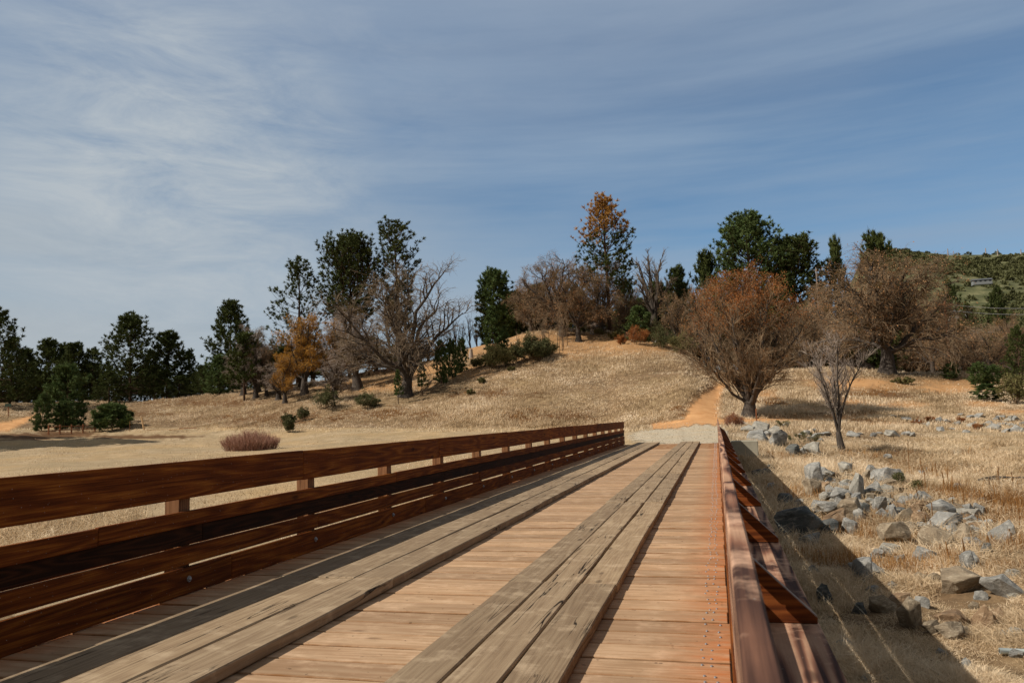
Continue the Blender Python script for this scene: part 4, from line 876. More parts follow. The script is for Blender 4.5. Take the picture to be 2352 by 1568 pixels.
T6 = [(580, 600, 180, 130, 'rg', 'large smooth grey rock, uppermost big rock right of the railing shadow'), (525, 690, 140, 100, 'rt', 'rounded tan grey rock directly below the large smooth grey rock'),
 (770, 750, 125, 85, 'rg', 'blocky blue grey rock on top of the tight rock cluster'), (860, 765, 45, 65, 'rt', 'small upright tan rock wedged in the tight rock cluster'), (690, 690, 80, 55, 'rg', None),
 (920, 725, 105, 150, 'rw', 'tall pale pointed rock leaning above the rock cluster'), (650, 835, 200, 90, 'rg', 'long grey rock above the brown block in the cluster'),
 (670, 975, 230, 135, 'rb', 'large brown block at the lower left of the rock cluster'), (865, 935, 190, 165, 'rt', 'biggest tan angular boulder in the middle of the rock cluster'), (935, 785, 120, 60, 'rg', None),
 (790, 795, 85, 60, 'rg', None), (835, 1030, 130, 95, 'rg', 'grey rock at the bottom edge of the rock cluster'), (960, 970, 80, 110, 'rg', None), (985, 860, 80, 70, 'rd', None),
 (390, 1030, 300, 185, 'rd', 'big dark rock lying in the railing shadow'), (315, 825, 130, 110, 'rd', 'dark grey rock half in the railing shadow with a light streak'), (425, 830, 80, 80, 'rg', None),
 (510, 1130, 130, 110, 'rg', 'pointed grey rock in the shade below the big dark rock'), (660, 1025, 180, 80, 'rd', None), (1075, 695, 110, 85, 'rg', 'grey rock right of the tall pale pointed rock'),
 (1170, 590, 190, 95, 'rg', 'long grey rock at the top of the right rock row'), (1200, 655, 90, 65, 'rt', None), (1190, 705, 100, 65, 'rw', 'pale triangular rock in the right rock row'), (1280, 700, 110, 55, 'rt', None),
 (1040, 755, 70, 55, 'rt', None), (1120, 845, 80, 95, 'rg', None), (1150, 785, 100, 75, 'rt', None), (1225, 870, 70, 65, 'rg', 'small cube shaped blue grey rock'), (1345, 970, 150, 110, 'rt', 'round tan rock right of the cluster'),
 (1480, 960, 120, 90, 'rb', None), (1640, 985, 200, 110, 'rg', None), (1645, 885, 190, 100, 'rg', None), (1740, 815, 100, 60, 'rg', None), (1225, 1090, 180, 120, 'rt', 'brown bottomed rock below the right rock row'),
 (1380, 1055, 120, 80, 'rt', None), (1610, 1160, 210, 145, 'rt', 'wide cracked tan boulder in the dry grass at the right'), (1850, 1120, 150, 145, 'rt', None), (2010, 1120, 110, 80, 'rt', None), (2190, 1135, 170, 150, 'rg', 'big grey rock near the right edge in tall reddish stalks'),
 (2030, 1255, 110, 100, 'rg', 'square pale grey rock near the right edge'), (1900, 1340, 120, 110, 'rg', None), (1500, 1260, 150, 70, 'rg', None), (1220, 1220, 110, 80, 'rw', None), (1000, 1400, 200, 100, 'rg', 'angular grey rock on the shadow edge near the bottom right'),
 (1290, 1300, 80, 60, 'rw', None), (1100, 1250, 90, 60, 'rg', None), (820, 540, 100, 90, 'rw', None), (1045, 545, 70, 80, 'rg', None), (460, 350, 90, 78, 'rg', 'blue grey rock left of the small leafless tree'), (545, 370, 120, 95, 'rw', None),
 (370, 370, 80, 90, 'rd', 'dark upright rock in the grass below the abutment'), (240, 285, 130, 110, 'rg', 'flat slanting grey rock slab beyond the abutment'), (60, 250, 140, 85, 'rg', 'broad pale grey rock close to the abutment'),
 (90, 165, 120, 70, 'rw', 'white rounded rock near the bridge end'), (220, 195, 130, 60, 'rw', None), (-20, 160, 100, 40, 'rw', None), (280, 135, 90, 38, 'rg', None), (150, 205, 60, 40, 'rg', None),
 (640, 1250, 110, 55, 'rg', None), (560, 1395, 110, 60, 'rg', None), (180, 660, 70, 50, 'rg', None), (95, 560, 120, 80, 'rd', None), (170, 500, 70, 45, 'rd', None), (1300, 880, 90, 60, 'rd', None), (1110, 630, 90, 60, 'rg', None), (1260, 930, 90, 90, 'rg', None), (1000, 600, 60, 90, 'rt', None)]
for i, (x, y, w, h, key, lab) in enumerate(T6):
    px, py = r6(x, y); rock(px, py, w*.2676*1.05, h*.2676, key, lab or {'rg': 'grey angular rock among the riprap beside the bridge', 'rt': 'tan rock among the riprap beside the bridge', 'rb': 'brown rock among the riprap beside the bridge', 'rw': 'pale rock among the riprap beside the bridge', 'rd': 'dark rock among the riprap beside the bridge'}[key], NEAR, i)
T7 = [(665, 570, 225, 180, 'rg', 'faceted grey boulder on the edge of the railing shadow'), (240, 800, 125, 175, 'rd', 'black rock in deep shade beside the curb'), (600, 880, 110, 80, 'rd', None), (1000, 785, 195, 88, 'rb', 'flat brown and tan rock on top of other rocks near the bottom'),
 (820, 860, 175, 140, 'rt', None), (1100, 1035, 165, 240, 'rt', 'tall grey tan boulder half in shadow near the bottom'), (1200, 805, 100, 70, 'rg', None), (740, 705, 140, 78, 'rg', None), (1480, 980, 220, 125, 'rb', 'brown rounded boulder left of another in the near row'),
 (1650, 650, 310, 155, 'rt', 'largest flat tan boulder at the lower right'), (1830, 1040, 160, 185, 'rb', 'upright brown boulder in the near row at the right'), (2010, 735, 220, 165, 'rg', 'big grey slab beside the yellow grass clump'), (1710, 425, 130, 112, 'rg', 'pointed grey rock above the largest flat tan boulder'),
 (930, 655, 95, 62, 'rg', None), (1490, 1085, 200, 105, 'rt', None), (1310, 1070, 130, 92, 'rt', None), (1960, 945, 120, 90, 'rb', None), (2170, 1160, 140, 110, 'rw', None), (2060, 1160, 140, 75, 'rg', None), (1640, 1090, 95, 70, 'rt', None), (780, 325, 95, 62, 'rg', None),
 (900, 280, 130, 80, 'rw', None), (450, 1270, 160, 100, 'rg', None), (1400, 1290, 90, 45, 'rg', None), (1660, 1410, 75, 65, 'rg', None), (1330, 560, 90, 60, 'rt', None), (1180, 560, 100, 60, 'rt', None), (640, 1570, 140, 60, 'rg', None), (900, 1580, 130, 60, 'rg', None), (1130, 1560, 110, 60, 'rg', None),
 (1450, 1570, 130, 60, 'rg', None), (2150, 1300, 90, 55, 'rg', None), (2130, 520, 130, 60, 'rw', None), (1790, 745, 90, 60, 'rg', None), (1730, 830, 70, 60, 'rt', None), (2130, 720, 90, 50, 'rw', None), (380, 650, 70, 40, 'rt', None)]
for i, (x, y, w, h, key, lab) in enumerate(T7):
    px, py = r7(x, y); rock(px, py, w*.231*1.05, h*.231, key, lab or {'rg': 'grey rock half buried in the dry grass at the lower right', 'rt': 'tan rock half buried in the dry grass at the lower right', 'rb': 'brown rock half buried in the dry grass at the lower right', 'rw': 'pale rock half buried in the dry grass at the lower right', 'rd': 'dark rock half buried in the shaded grass at the lower right'}[key], NEAR, 500+i)
FAR = 'rocks along the far bank at the right'
for i, (x, y, w, h) in enumerate([(480, 190, 80, 35), (570, 235, 90, 50), (650, 200, 80, 40), (520, 245, 60, 30), (600, 195, 50, 25), (540, 165, 60, 24), (440, 215, 60, 28), (610, 245, 50, 26), (880, 210, 110, 45), (1060, 210, 60, 35), (1220, 205, 110, 45), (1350, 195, 65, 30), (1400, 205, 50, 35), (1120, 185, 50, 18), (940, 190, 50, 20),
    (1540, 130, 50, 45), (1625, 75, 60, 32), (1700, 85, 60, 20), (1780, 105, 60, 30), (1640, 155, 70, 35), (1900, 125, 80, 30), (1960, 40, 90, 26), (1350, 65, 70, 26), (2070, 140, 120, 40), (2160, 110, 70, 30), (2220, 80, 70, 35), (2280, 70, 60, 40), (2290, 165, 90, 45), (2200, 165, 60, 25), (2120, 65, 60, 25), (2330, 165, 60, 35), (1850, 170, 50, 22), (1500, 115, 40, 25),
    (1240, 35, 60, 20), (2040, 100, 60, 24), (2250, 120, 70, 30), (2340, 110, 60, 30), (2150, 45, 60, 22), (1880, 45, 60, 20), (1800, 30, 50, 16), (2000, 120, 50, 20), (2110, 155, 60, 24), (1940, 100, 50, 22), (1440, 80, 50, 18), (1730, 150, 50, 20), (2240, 50, 50, 22), (2390, 150, 70, 34), (2420, 100, 60, 30)]):
    px, py = r6(x, y); rock(px, py, w*.2676*1.1, h*.2676, 'rg' if i % 5 else 'rw', 'pale rock on the far bank beyond the basin' if i % 5 == 0 else 'grey rock on the far bank beyond the basin', FAR, 900+i)
rr_ = random.Random(4)
for i in range(135):   # middle sized rocks filling the piles
    t = rr_.random()**1.4; px, py = r6(520+t*1550+rr_.uniform(-70, 110), 600+t*420+rr_.uniform(-90, 190))
    s = rr_.uniform(13, 32)*(.75+.5*(py-1040)/400)
    if py > 1540 or px < 1800+(py-1040)*.9: continue
    rock(px, py, s*1.25, s*.8, rr_.choice(['rg', 'rg', 'rt', 'rb', 'rw']), 'medium sized rock in the piles between the larger boulders', 'medium rocks filling the riprap piles', 6000+i)
for i in range(45):   # smaller stones
    t = rr_.random(); u = rr_.random()
    px, py = r6(150+t*2000, 330+t*500+(u-.35)*620) if i < 75 else (rr_.uniform(1950, 2350), rr_.uniform(1380, 1560))
    if py < 1010 or px < 1745+(py-1040)*.92: continue
    s = rr_.uniform(8, 20)*(.6+.7*(py-1000)/500); rock(px, py, s*1.3, s*.75, rr_.choice(['rg', 'rg', 'rt', 'rw']), 'small stone scattered between the larger rocks in the dry grass', 'small stones between the rocks', 2000+i)
for i, (px, py) in enumerate(((1380, 762), (1395, 766), (1360, 768), (1455, 785), (1470, 782), (1300, 762), (1315, 764), (1250, 765), (1510, 788), (1525, 792), (1545, 786), (1440, 770))):
    rock(px, py, 13, 8, 'rt' if i % 2 else 'rg', 'small rock on the crest of the hill', 'rocks on the hilltop', 3000+i)
#@@GRASS
# ------------------------------------------------------------------ dry grass
def grass_mat(name, stops):
    m = NT(name); v = m.coord('Object'); n = m.ramp(m.noise(v, .16, 6, .68), [(.33, 0.), (.66, 1.)]); f = m.math('ADD', m.math('MULTIPLY', m.attr('rnd'), .45), m.math('MULTIPLY', n, .5))
    c = m.ramp(f, stops); m.done(c, .8)
    tr = m.n('ShaderNodeBsdfTranslucent'); m.l(c, tr.inputs[0]); mx = m.n('ShaderNodeMixShader'); mx.inputs[0].default_value = .3
    m.l(m.b.outputs[0], mx.inputs[1]); m.l(tr.outputs[0], mx.inputs[2]); m.l(mx.outputs[0], m.t.nodes['Material Output'].inputs[0]); return m.m
M['straw'] = grass_mat('dry_grass', [(.10, (.20, .135, .07)), (.30, (.47, .345, .205)), (.52, (.74, .585, .39)), (.80, (.93, .80, .61))])
M['redgrass'] = grass_mat('rust_grass', [(.2, (.15, .07, .022)), (.5, (.36, .18, .06)), (.8, (.58, .36, .15))])
def tufts(name, label, X, Y, per, hgt, wid, mat, seed, spread=.35, lean=.5, two=False, curl=.25):
    rs = np.random.RandomState(seed); Z = gzf(X, Y)
    n = len(X); k = n*per; C = np.repeat(np.stack([X, Y, Z], -1), per, 0); hh = np.repeat(hgt, per)*(.5+.7*rs.rand(k)); ww = np.repeat(wid, per)
    C[:, :2] += rs.randn(k, 2)*np.repeat(hgt, per)[:, None]*spread; C[:, 2] -= .04
    D = rs.randn(k, 3)*lean; D[:, 2] = 1; wdir = np.repeat(rs.randn(n, 3)*lean*.5, per, 0); D = unit(D+wdir*np.array([1, 1, 0])); rnd = np.clip(np.repeat(rs.rand(n), per)*.6+rs.rand(k)*.4, 0, 1)
    side = unit(np.cross(D, rs.randn(k, 3)))*(ww*.5)[:, None]
    tip = C+D*hh[:, None]; 
    if two:
        mid = C+D*(hh*.55)[:, None]; bend = rs.randn(k, 3)*curl; bend[:, 2] = -abs(bend[:, 2])*.8; tip = mid+(D+bend)*(hh*.5)[:, None]
        V = np.stack([C-side, C+side, mid+side*.7, mid-side*.7, tip], 1).reshape(-1, 3); i = np.arange(k)*5
        Fs = [np.stack([i, i+1, i+2, i+3], -1), np.stack([i+3, i+2, i+4], -1)]; rnd = np.repeat(rnd, 5)
    else:
        V = np.stack([C-side, C+side, tip], 1).reshape(-1, 3); Fs = [np.arange(3*k).reshape(-1, 3)]; rnd = np.repeat(rnd, 3)
    o = link(name, mesh_np(name, V, Fs, mat, False, {'rnd': rnd})); props(o, label, 'grass', kind='stuff')
    return o
def sample(n, x0, x1, y0, y1, seed, rmin=0):
    """random ground points spread evenly over a part of the view"""
    rs = np.random.RandomState(seed); xs = rs.uniform(x0, x1, n); a = []
    d = FW[None]+((xs-CX)/F)[:, None]*RT[None]-((rs.uniform(y0, y1, n)-CY)/F)[:, None]*UP[None]; d /= np.hypot(d[:, 0], d[:, 1])[:, None]
    r = np.exp(np.linspace(math.log(4), math.log(260), 420))
    out = np.full((n, 3), np.nan)
    for s in range(0, n, 4000):
        dd = d[s:s+4000]; X = dd[:, 0:1]*r; Y = dd[:, 1:2]*r; Z = EYE+dd[:, 2:3]*r; G = gzf(X, Y); m = Z < G; i = m.argmax(1); ok = m.any(1); j = np.arange(len(dd))
        o = np.stack([X[j, i], Y[j, i], G[j, i]], -1); o[~ok] = np.nan; out[s:s+4000] = o
    out = out[~np.isnan(out[:, 0])]
    out[:, :2] *= (1+rs.uniform(-.012, .012, len(out)))[:, None]
    q = out.copy(); pd, gd, tn, g_ = masks(q); return q, pd, gd, tn
def noise2(X, Y, s):
    return .5+.5*(np.sin(X*.9*s+1.3*np.sin(Y*.7*s))*.5+np.sin(Y*1.1*s+1.7*np.sin(X*.5*s+2))*.3+np.sin((X+Y)*2.3*s)*.2)
def place(n, x0, x1, y0, y1, seed, baremax=.5, orangemax=.35, patch=.35, leafk=.75):
    q, pd, gd, tn = sample(n, x0, x1, y0, y1, seed); rs = np.random.RandomState(seed+1)
    keep = (pd > .8+.35*rs.rand(len(q))) & (gd > .88+.3*rs.rand(len(q))) & (tn[:, 0]*1. < orangemax+rs.rand(len(q))*.5) & (tn[:, 1]*(1-baremax) < rs.rand(len(q))) & (tn[:, 2]*leafk < rs.rand(len(q))) & (tn[:, 3] < .25+.6*rs.rand(len(q)))
    keep &= noise2(q[:, 0], q[:, 1], .35) > patch*rs.rand(len(q))
    keep &= ~((q[:, 0] > -5.2) & (q[:, 0] < .9) & (q[:, 1] < 39.5)); keep &= ~((q[:, 0] > .4) & (q[:, 0] < 2.) & (q[:, 1] > 37) & (q[:, 1] < 39))
    q = q[keep]; B = np.array(ROCKP); ok = np.ones(len(q), bool)
    for a in range(0, len(q), 5000):
        d = np.hypot(q[a:a+5000, 0:1]-B[None, :, 0], q[a:a+5000, 1:2]-B[None, :, 1])/B[None, :, 2]; ok[a:a+5000] = d.min(1) > .62
    return q[ok]
q = place(118000, -300, 2700, 750, 992, 21); r = np.hypot(q[:, 0], q[:, 1])
tufts('hill_grass', 'dry straw coloured grass covering the hill slopes', q[:, 0], q[:, 1], 4, .36*(.45+1.1*noise2(q[:, 0], q[:, 1], .2)), .04+r*.0004, M['straw'], 1, .5, .45)
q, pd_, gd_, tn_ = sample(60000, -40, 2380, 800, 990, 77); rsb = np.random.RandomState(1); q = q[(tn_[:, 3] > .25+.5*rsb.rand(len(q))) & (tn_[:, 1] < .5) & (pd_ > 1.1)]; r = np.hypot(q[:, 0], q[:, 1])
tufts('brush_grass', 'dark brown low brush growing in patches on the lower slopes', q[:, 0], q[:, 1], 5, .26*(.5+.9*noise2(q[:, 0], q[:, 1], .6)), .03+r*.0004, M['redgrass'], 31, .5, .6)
q = place(52000, -240, 1600, 985, 1240, 22, .3, .3, .95); r = np.hypot(q[:, 0], q[:, 1])
tufts('flat_grass', 'sparse short dry grass on the bare flat behind the left railing', q[:, 0], q[:, 1], 4, .20*(.4+1.2*noise2(q[:, 0], q[:, 1], .5)), .012+r*.0004, M['straw'], 2, .8, .7)
q = place(42000, 1640, 2720, 930, 1130, 23, .3, .4, .4); r = np.hypot(q[:, 0], q[:, 1])
tufts('bank_grass', 'pale dry grass on the bank and basin beyond the rocks', q[:, 0], q[:, 1], 6, .32*(.45+.8*noise2(q[:, 0], q[:, 1], .5)), .010+r*.0003, M['straw'], 3, .55, .5)
q = place(33000, 1660, 2720, 1020, 1700, 24, .6, .5, .8); r = np.hypot(q[:, 0], q[:, 1])
tufts('riprap_grass', 'tangled dry grass growing between the rocks beside the bridge', q[:, 0], q[:, 1], 15, .40*(.15+1.3*noise2(q[:, 0], q[:, 1], 1.7)**1.5)*np.clip(r/16, .8, 1.4), .0045+r*.0005, M['straw'], 4, .4, .6, True, .7)
q = place(12000, 1760, 2720, 1040, 1700, 25, .6, .5, .8); r = np.hypot(q[:, 0], q[:, 1]); sel = noise2(q[:, 0]+9, q[:, 1], .5) > .47; q = q[sel]; r = r[sel]
tufts('rust_grass', 'reddish brown dry weeds standing among the rocks at the lower right', q[:, 0], q[:, 1], 12, .46*(.4+.7*noise2(q[:, 0], q[:, 1], 1.1)), .004+r*.00035, M['redgrass'], 5, .35, .22, True, .12)
q = place(900, -60, 330, 1165, 1290, 26, .2, .3, .0)
tufts('reed_grass', 'long curved dry grass clump seen through the left railing', q[:, 0], q[:, 1], 14, np.full(len(q), .75), np.full(len(q), .022), M['straw'], 6, .3, .5, True, .8)
qa, pda, gda, _t = sample(3600, 1440, 1662, 968, 1022, 91); ra = np.random.RandomState(6)
qa = qa[((gda < 1.1) | (pda < 1.1)) & ~((qa[:, 0] > -5.2) & (qa[:, 0] < .9) & (qa[:, 1] < 38.6))]; cs = (.010+.032*ra.rand(len(qa))**2)*np.clip(np.hypot(qa[:, 0], qa[:, 1])/45, .8, 2)
cc = np.repeat(qa+np.array([0, 0, .012]), 4, 0); v, f = blades(cc, unit(ra.randn(len(cc), 3)*np.array([1, 1, .45])+np.array([0, 0, .35])), np.repeat(cs, 4), np.repeat(cs*1.1, 4), ra)
chip = NT('stone_chips'); cv = chip.coord('Object'); chip.done(chip.ramp(chip.noise(cv, 7, 2, .7), [(.3, (.32, .27, .2)), (.5, (.55, .48, .37)), (.7, (.75, .68, .56))]), .9)
props(link('gravel_stones', mesh_np('gravel_stones', v, [f], chip.m)), 'loose pale stone chips on the gravel and dirt at the end of the bridge', 'gravel', kind='stuff')
# tall dead stalks
bm_l = []
rs = np.random.RandomState(8)
for k in range(46):
    if k == 0: px, py, hp = 2089, 1092, 66
    else: px, py, hp = rs.uniform(2110, 2345), rs.uniform(1090, 1300), rs.uniform(16, 46)
    b, r = hit(px, py); H = px2m(hp, r); s = np.linspace(0, 1, 6)[None, :, None]; p = np.array([rs.randn()*.06, rs.randn()*.06, 1.])*H*s+np.cumsum(rs.randn(1, 6, 3)*.008*H, 1)
    v, f = tubes(p, (.006+.00022*r)*(1+.5*(s[:, :, 0] > .5))*(1-.4*s[:, :, 0]), 4); br_ = grow(rs, (p, np.full((1, 6), .008)), 8, 3, H*.1, .5, .5, .1, .005+.0001*r, .4, 1, .05)
    v2, f2 = tubes(*br_, 3); v, f = merge([(v, f), (v2, f2)])
    o = link('dead_stalk', mesh_np('dead_stalk', v, [f], M['redgrass'], False, {'rnd': np.full(len(v), rs.rand()*.6)}), None, b)
    props(o, 'tallest dead weed stalk standing alone right of the rocks' if k == 0 else 'thin upright dead weed stalk in the dry grass right of the rock piles', 'weed', None if k == 0 else 'dead weed stalks')
#@@MISC
# ------------------------------------------------------------------ small things
M['fence'] = wood('fence_wood', (.42, .2, .1), (.32, .13, .06), (.14, .05, .025), 1.)
M['pale'] = wood('pale_board', (.75, .52, .3), (.62, .4, .2), (.4, .24, .12), 1.)
fa = [(111.5, 990), (137.5, 990.5), (164, 991), (190.5, 991.5), (218, 992)]
P5 = [pos(x, 137+i*.5, y) for i, (x, y) in enumerate(fa)]
fo = empty('rail_fence', P5[0]); props(fo, 'low brown two rail wooden fence on the mulch left of the round young pine', 'fence')
for i, p in enumerate(P5):
    me = box_mesh('post', (-.1, -.09, -.09), (1.35, .09, .09), M['fence'], .02); o = link('post', me, fo, p-P5[0]); o.rotation_euler = (0, -math.pi/2, .3)
    if i < 4:
        for z in (.55, 1.08):
            d = P5[i+1]-p; me = box_mesh('rail', (.06, -.06, -.055), (d.length-.06, .06, .055), M['fence'], .015, 4, .02, i); o = link('rail', me, fo, p-P5[0]+Vector((0, 0, z))); o.rotation_euler = (0, -math.asin(d.z/d.length), math.atan2(d.y, d.x))
def stick(name, label, cat, px, py, L, th, rot, mat, dz=0.):
    b, r = hit(px, py); me = box_mesh(name, (0, -th, -th*.5), (L, th, th*.5), mat, .008, 4, .01, px); o = link(name, me); o.location = b+Vector((0, 0, th+dz)); o.rotation_euler = rot; props(o, label, cat); return o
stick('board', 'pale board sticking up out of the ground right of the round young pine', 'board', 331, 989, 2.2, .11, (0, -1.05, 2.6), M['pale'])
stick('log', 'short dark log lying on the flat at the toe of the slope', 'log', 412, 987, 2.6, .11, (0, 0, .35), M['fence'])
stick('log', 'pale brown log lying left of the short dark log', 'log', 388, 988, 2.2, .09, (0, 0, .25), M['pale'])
stick('log', 'thin pale pole lying beside the leaning board', 'log', 338, 988, 4., .06, (0, 0, .3), M['pale'])
stick('marker_post', 'thin metal stake standing right beside the round young pine', 'post', 298, 991, 1.5, .04, (0, -math.pi/2, 0), M['fence'])
stick('marker_post', 'short rust brown wooden post beside the track right of the round tree', 'post', 1738, 969, 1.0, .085, (0, -math.pi/2, 0), M['fence'])
stick('marker_post', 'thin stake at the foot of the grass slope behind the left railing', 'post', 647, 985, 1.2, .03, (0, -math.pi/2, 0), M['fence'])
# small sign at the far left
b = pos(19, 165); so = empty('trail_sign', b); props(so, 'tiny dark trail sign on a post beside the left dirt path', 'sign')
me = box_mesh('post', (-.1, -.06, -.06), (2.0, .06, .06), M['fence'], .01); o = link('post', me, so); o.rotation_euler = (0, -math.pi/2, 0)
me = box_mesh('panel', (-.7, -.1, 1.75), (.7, -.065, 2.25), flat('sign_panel', (.03, .045, .03)), .01); link('panel', me, so)
# white pipe lower right
b, r = hit(2297, 1512); me = bpy.data.meshes.new('plastic_pipe'); v, f = tubes(np.array([[[0, 0, 0], [1, .05, 0], [2, .08, .0]]]), np.full((1, 3), .035), 16); v2, f2 = tubes(np.array([[[0, 0, 0], [1, .05, 0], [2, .08, .0]]]), np.full((1, 3), .029), 16); f2 = f2[:, ::-1]
a = np.arange(16); ring = np.stack([a, (a+1) % 16, (a+1) % 16+48, a+48], -1); V, Q = merge([(v, f), (v2, f2)]); Q = np.concatenate([Q, ring, ring[:, ::-1]+32])
pm = NT('plastic'); pm.b.inputs['Base Color'].default_value = (.78, .86, .82, 1); pm.b.inputs['Roughness'].default_value = .4
o = link('plastic_pipe', mesh_np('plastic_pipe', V, [Q], pm.m, True)); o.location = b+Vector((0, 0, .07)); o.rotation_euler = (0, .0, -.08); props(o, 'pale green white plastic pipe lying in the grass at the bottom right corner', 'pipe')
# driftwood pile
rs = random.Random(5)
b, r = hit(2296, 1104)
for k in range(9):
    L = rs.uniform(.3, .95); me = box_mesh('driftwood', (-L/2, -.045, -.022), (L/2, .045, .022), M['obark'] if k % 3 else M['pale'], .012, 5, .05, k); o = link('driftwood', me); o.location = b+Vector((rs.uniform(-.55, .55), rs.uniform(-.4, .4), .05+k*.012)); o.rotation_euler = (rs.uniform(-.4, .4), rs.uniform(-.2, .2), rs.uniform(-.5, .5)); props(o, 'weathered piece of driftwood in the small heap on the tan flat at the right', 'driftwood', 'pieces of the driftwood heap')
for k, (px, py) in enumerate(((2143, 1100-70), (2000, 1034), (2012, 1038), (2025, 1036), (2040, 1040), (1985, 1032), (2060, 1042))):
    if k == 0: stick('branch', 'grey fallen branch on the grass beyond the small leafless tree', 'branch', px, py, 1.4, .05, (0, 0, .4), M['pale'])
    else: rock(px, py, 16, 9, 'rt' if k % 2 else 'rg', 'small rubble stone in the low heap right of the small leafless tree', 'rubble stones right of the small tree', 4000+k)
# logs on the hill
for (px, py, L, lab) in ((1325, 812, 3.2, 'fallen grey branch below the hilltop oaks'), (1050, 800, 4.0, 'fallen log on the left shoulder of the hill'), (1068, 795, 3.0, 'second fallen log right behind the first on the hill shoulder')):
    stick('fallen_log', lab, 'log', px, py, L, .16, (0, -.08, 2.8), M['pale'])
b = pos(1085, 142); v, f = tubes(np.array([[[0, 0, -.2], [0, 0, .7], [.03, 0, 1.5]]]), np.array([[.5, .36, .26]]), 9); o = link('tree_stump', mesh_np('tree_stump', v, [f], M['gtwig'], True), None, b); props(o, 'pale weathered tree stump on the left shoulder of the hill', 'stump')
b = pos(1896, 150); H = height(1896, 150, 612)[1]; s = np.linspace(0, 1, 7)[None, :, None]; p = np.array([0, 0, 1.])*H*s; g_ = (p, .22*(1-.6*s[:, :, 0])); rsn = np.random.RandomState(2); g2 = grow(rsn, g_, 10, 4, 1.6, .3, .1, 0, .05, .5, 1, .05)
v, f = merge([tubes(*g_, 6), tubes(*g2, 4)]); o = link('dead_snag', mesh_np('dead_snag', v, [f], M['gtwig'], True), None, b); props(o, 'bleached dead snag between the dense dark pine and the small pine', 'dead tree')
# ------------------------------------------------------------------ far hillside
ax = np.linspace(1800, 3300, 170); rrn = np.linspace(300, 1500, 130)
rdg = np.array([(1800, 640), (1950, 590), (2060, 571), (2130, 578), (2200, 585), (2280, 584), (2352, 582), (2600, 560), (3300, 640)])
Hm = np.zeros((len(rrn), len(ax), 3))
for j, x in enumerate(ax):
    yt = np.interp(x, rdg[:, 0], rdg[:, 1]); d = ray(x, yt); zt = EYE+d[2]*950; dd = ray(x, 800)
    fall = np.clip((x-1800)/200, 0, 1)
    t = np.clip((rrn-300)/650, 0, 1); z = -6+(zt+6)*(t**1.15)*fall
    z = np.where(rrn > 950, (zt)*fall*(1-(rrn-950)/1400), z)
    X = dd[0]*rrn; Y = dd[1]*rrn
    z = z+(np.sin(X*.011+np.sin(Y*.013)*1.2)*7+np.sin(X*.03+Y*.021)*3)*np.clip(t*2, 0, 1)*np.clip((1-t)*2+.1, 0, 1)*fall
    Hm[:, j, 0] = X; Hm[:, j, 1] = Y; Hm[:, j, 2] = z
ii = np.arange(len(rrn)*len(ax)).reshape(len(rrn), len(ax)); Q = np.stack([ii[:-1, :-1], ii[:-1, 1:], ii[1:, 1:], ii[1:, :-1]], -1).reshape(-1, 4)[:, ::-1]
hm = NT('hillside'); v = hm.coord('Object'); n1 = hm.noise(v, .012, 4, .6); n2 = hm.noise(v, .09, 5, .7)
c = hm.ramp(n2, [(.35, (.05, .06, .028)), (.5, (.10, .105, .05)), (.68, (.2, .19, .10))]); c = hm.mix(hm.ramp(n1, [(.5, 0.), (.6, .8)]), c, (.17, .175, .09)); hm.done(c, .95)
props(link('hills', mesh_np('hills', Hm.reshape(-1, 3), [Q], hm.m, True)), kind='structure')
# scrub on the far hillside
rs = np.random.RandomState(12); N = 6500
iu = rs.rand(N)*(len(rrn)*.56-2); ju = 22+rs.rand(N)*(len(ax)-90); i0 = iu.astype(int); j0 = ju.astype(int); fi = (iu-i0)[:, None]; fj = (ju-j0)[:, None]
C = Hm[i0, j0]*(1-fi)*(1-fj)+Hm[i0+1, j0]*fi*(1-fj)+Hm[i0, j0+1]*(1-fi)*fj+Hm[i0+1, j0+1]*fi*fj
mead = noise2(C[:, 0], C[:, 1], .022); C = C[(mead < .5) | (rs.rand(N) < .12)]
n = len(C); rad = 1.3+3.0*rs.rand(n)**2.5
per = 42; cc = np.repeat(C, per, 0); rd = np.repeat(rad, per); d = unit(rs.randn(len(cc), 3)); d[:, 2] = abs(d[:, 2])*.8; v, f = blades(cc+d*(rd*.75)[:, None], unit(d+rs.randn(len(cc), 3)*.8), rd*.7, rd*.55, rs)
props(link('hillside_scrub', mesh_np('hillside_scrub', v, [f], M['scrub'])), 'dark green scrub covering the far hillside at the right', 'scrub', kind='stuff')
def building(px, r, py, w, d, h, label, wall, roofc, rz):
    dd = ray(px, py); b = Vector((dd[0]*r, dd[1]*r, EYE+dd[2]*r)); o = empty('house', b, rz); props(o, label, 'house')
    link('wall', box_mesh('wall', (-w/2, -d/2, -1), (w/2, d/2, h), wall, .02), o)
    bm = bmesh.new(); pts = [(-w/2-.5, -d/2-.5, h-.02), (w/2+.5, -d/2-.5, h-.02), (w/2+.5, d/2+.5, h-.02), (-w/2-.5, d/2+.5, h-.02), (-w/2-.5, 0, h+d*.22), (w/2+.5, 0, h+d*.22)]
    vs = [bm.verts.new(p) for p in pts]
    for q in ((0, 1, 5, 4), (2, 3, 4, 5), (0, 4, 3), (1, 2, 5), (3, 2, 1, 0)): bm.faces.new([vs[i] for i in q])
    me = bpy.data.meshes.new('roof'); bm.to_mesh(me); bm.free(); me.materials.append(roofc); link('roof', me, o)
    for k in range(int(w/3)):
        link('window', box_mesh('window', (-w/2+1+k*3, -d/2-.06, 1), (-w/2+2.3+k*3, -d/2+.02, 2.2), flat('glass_dark', (.03, .035, .04), .2), .01), o)
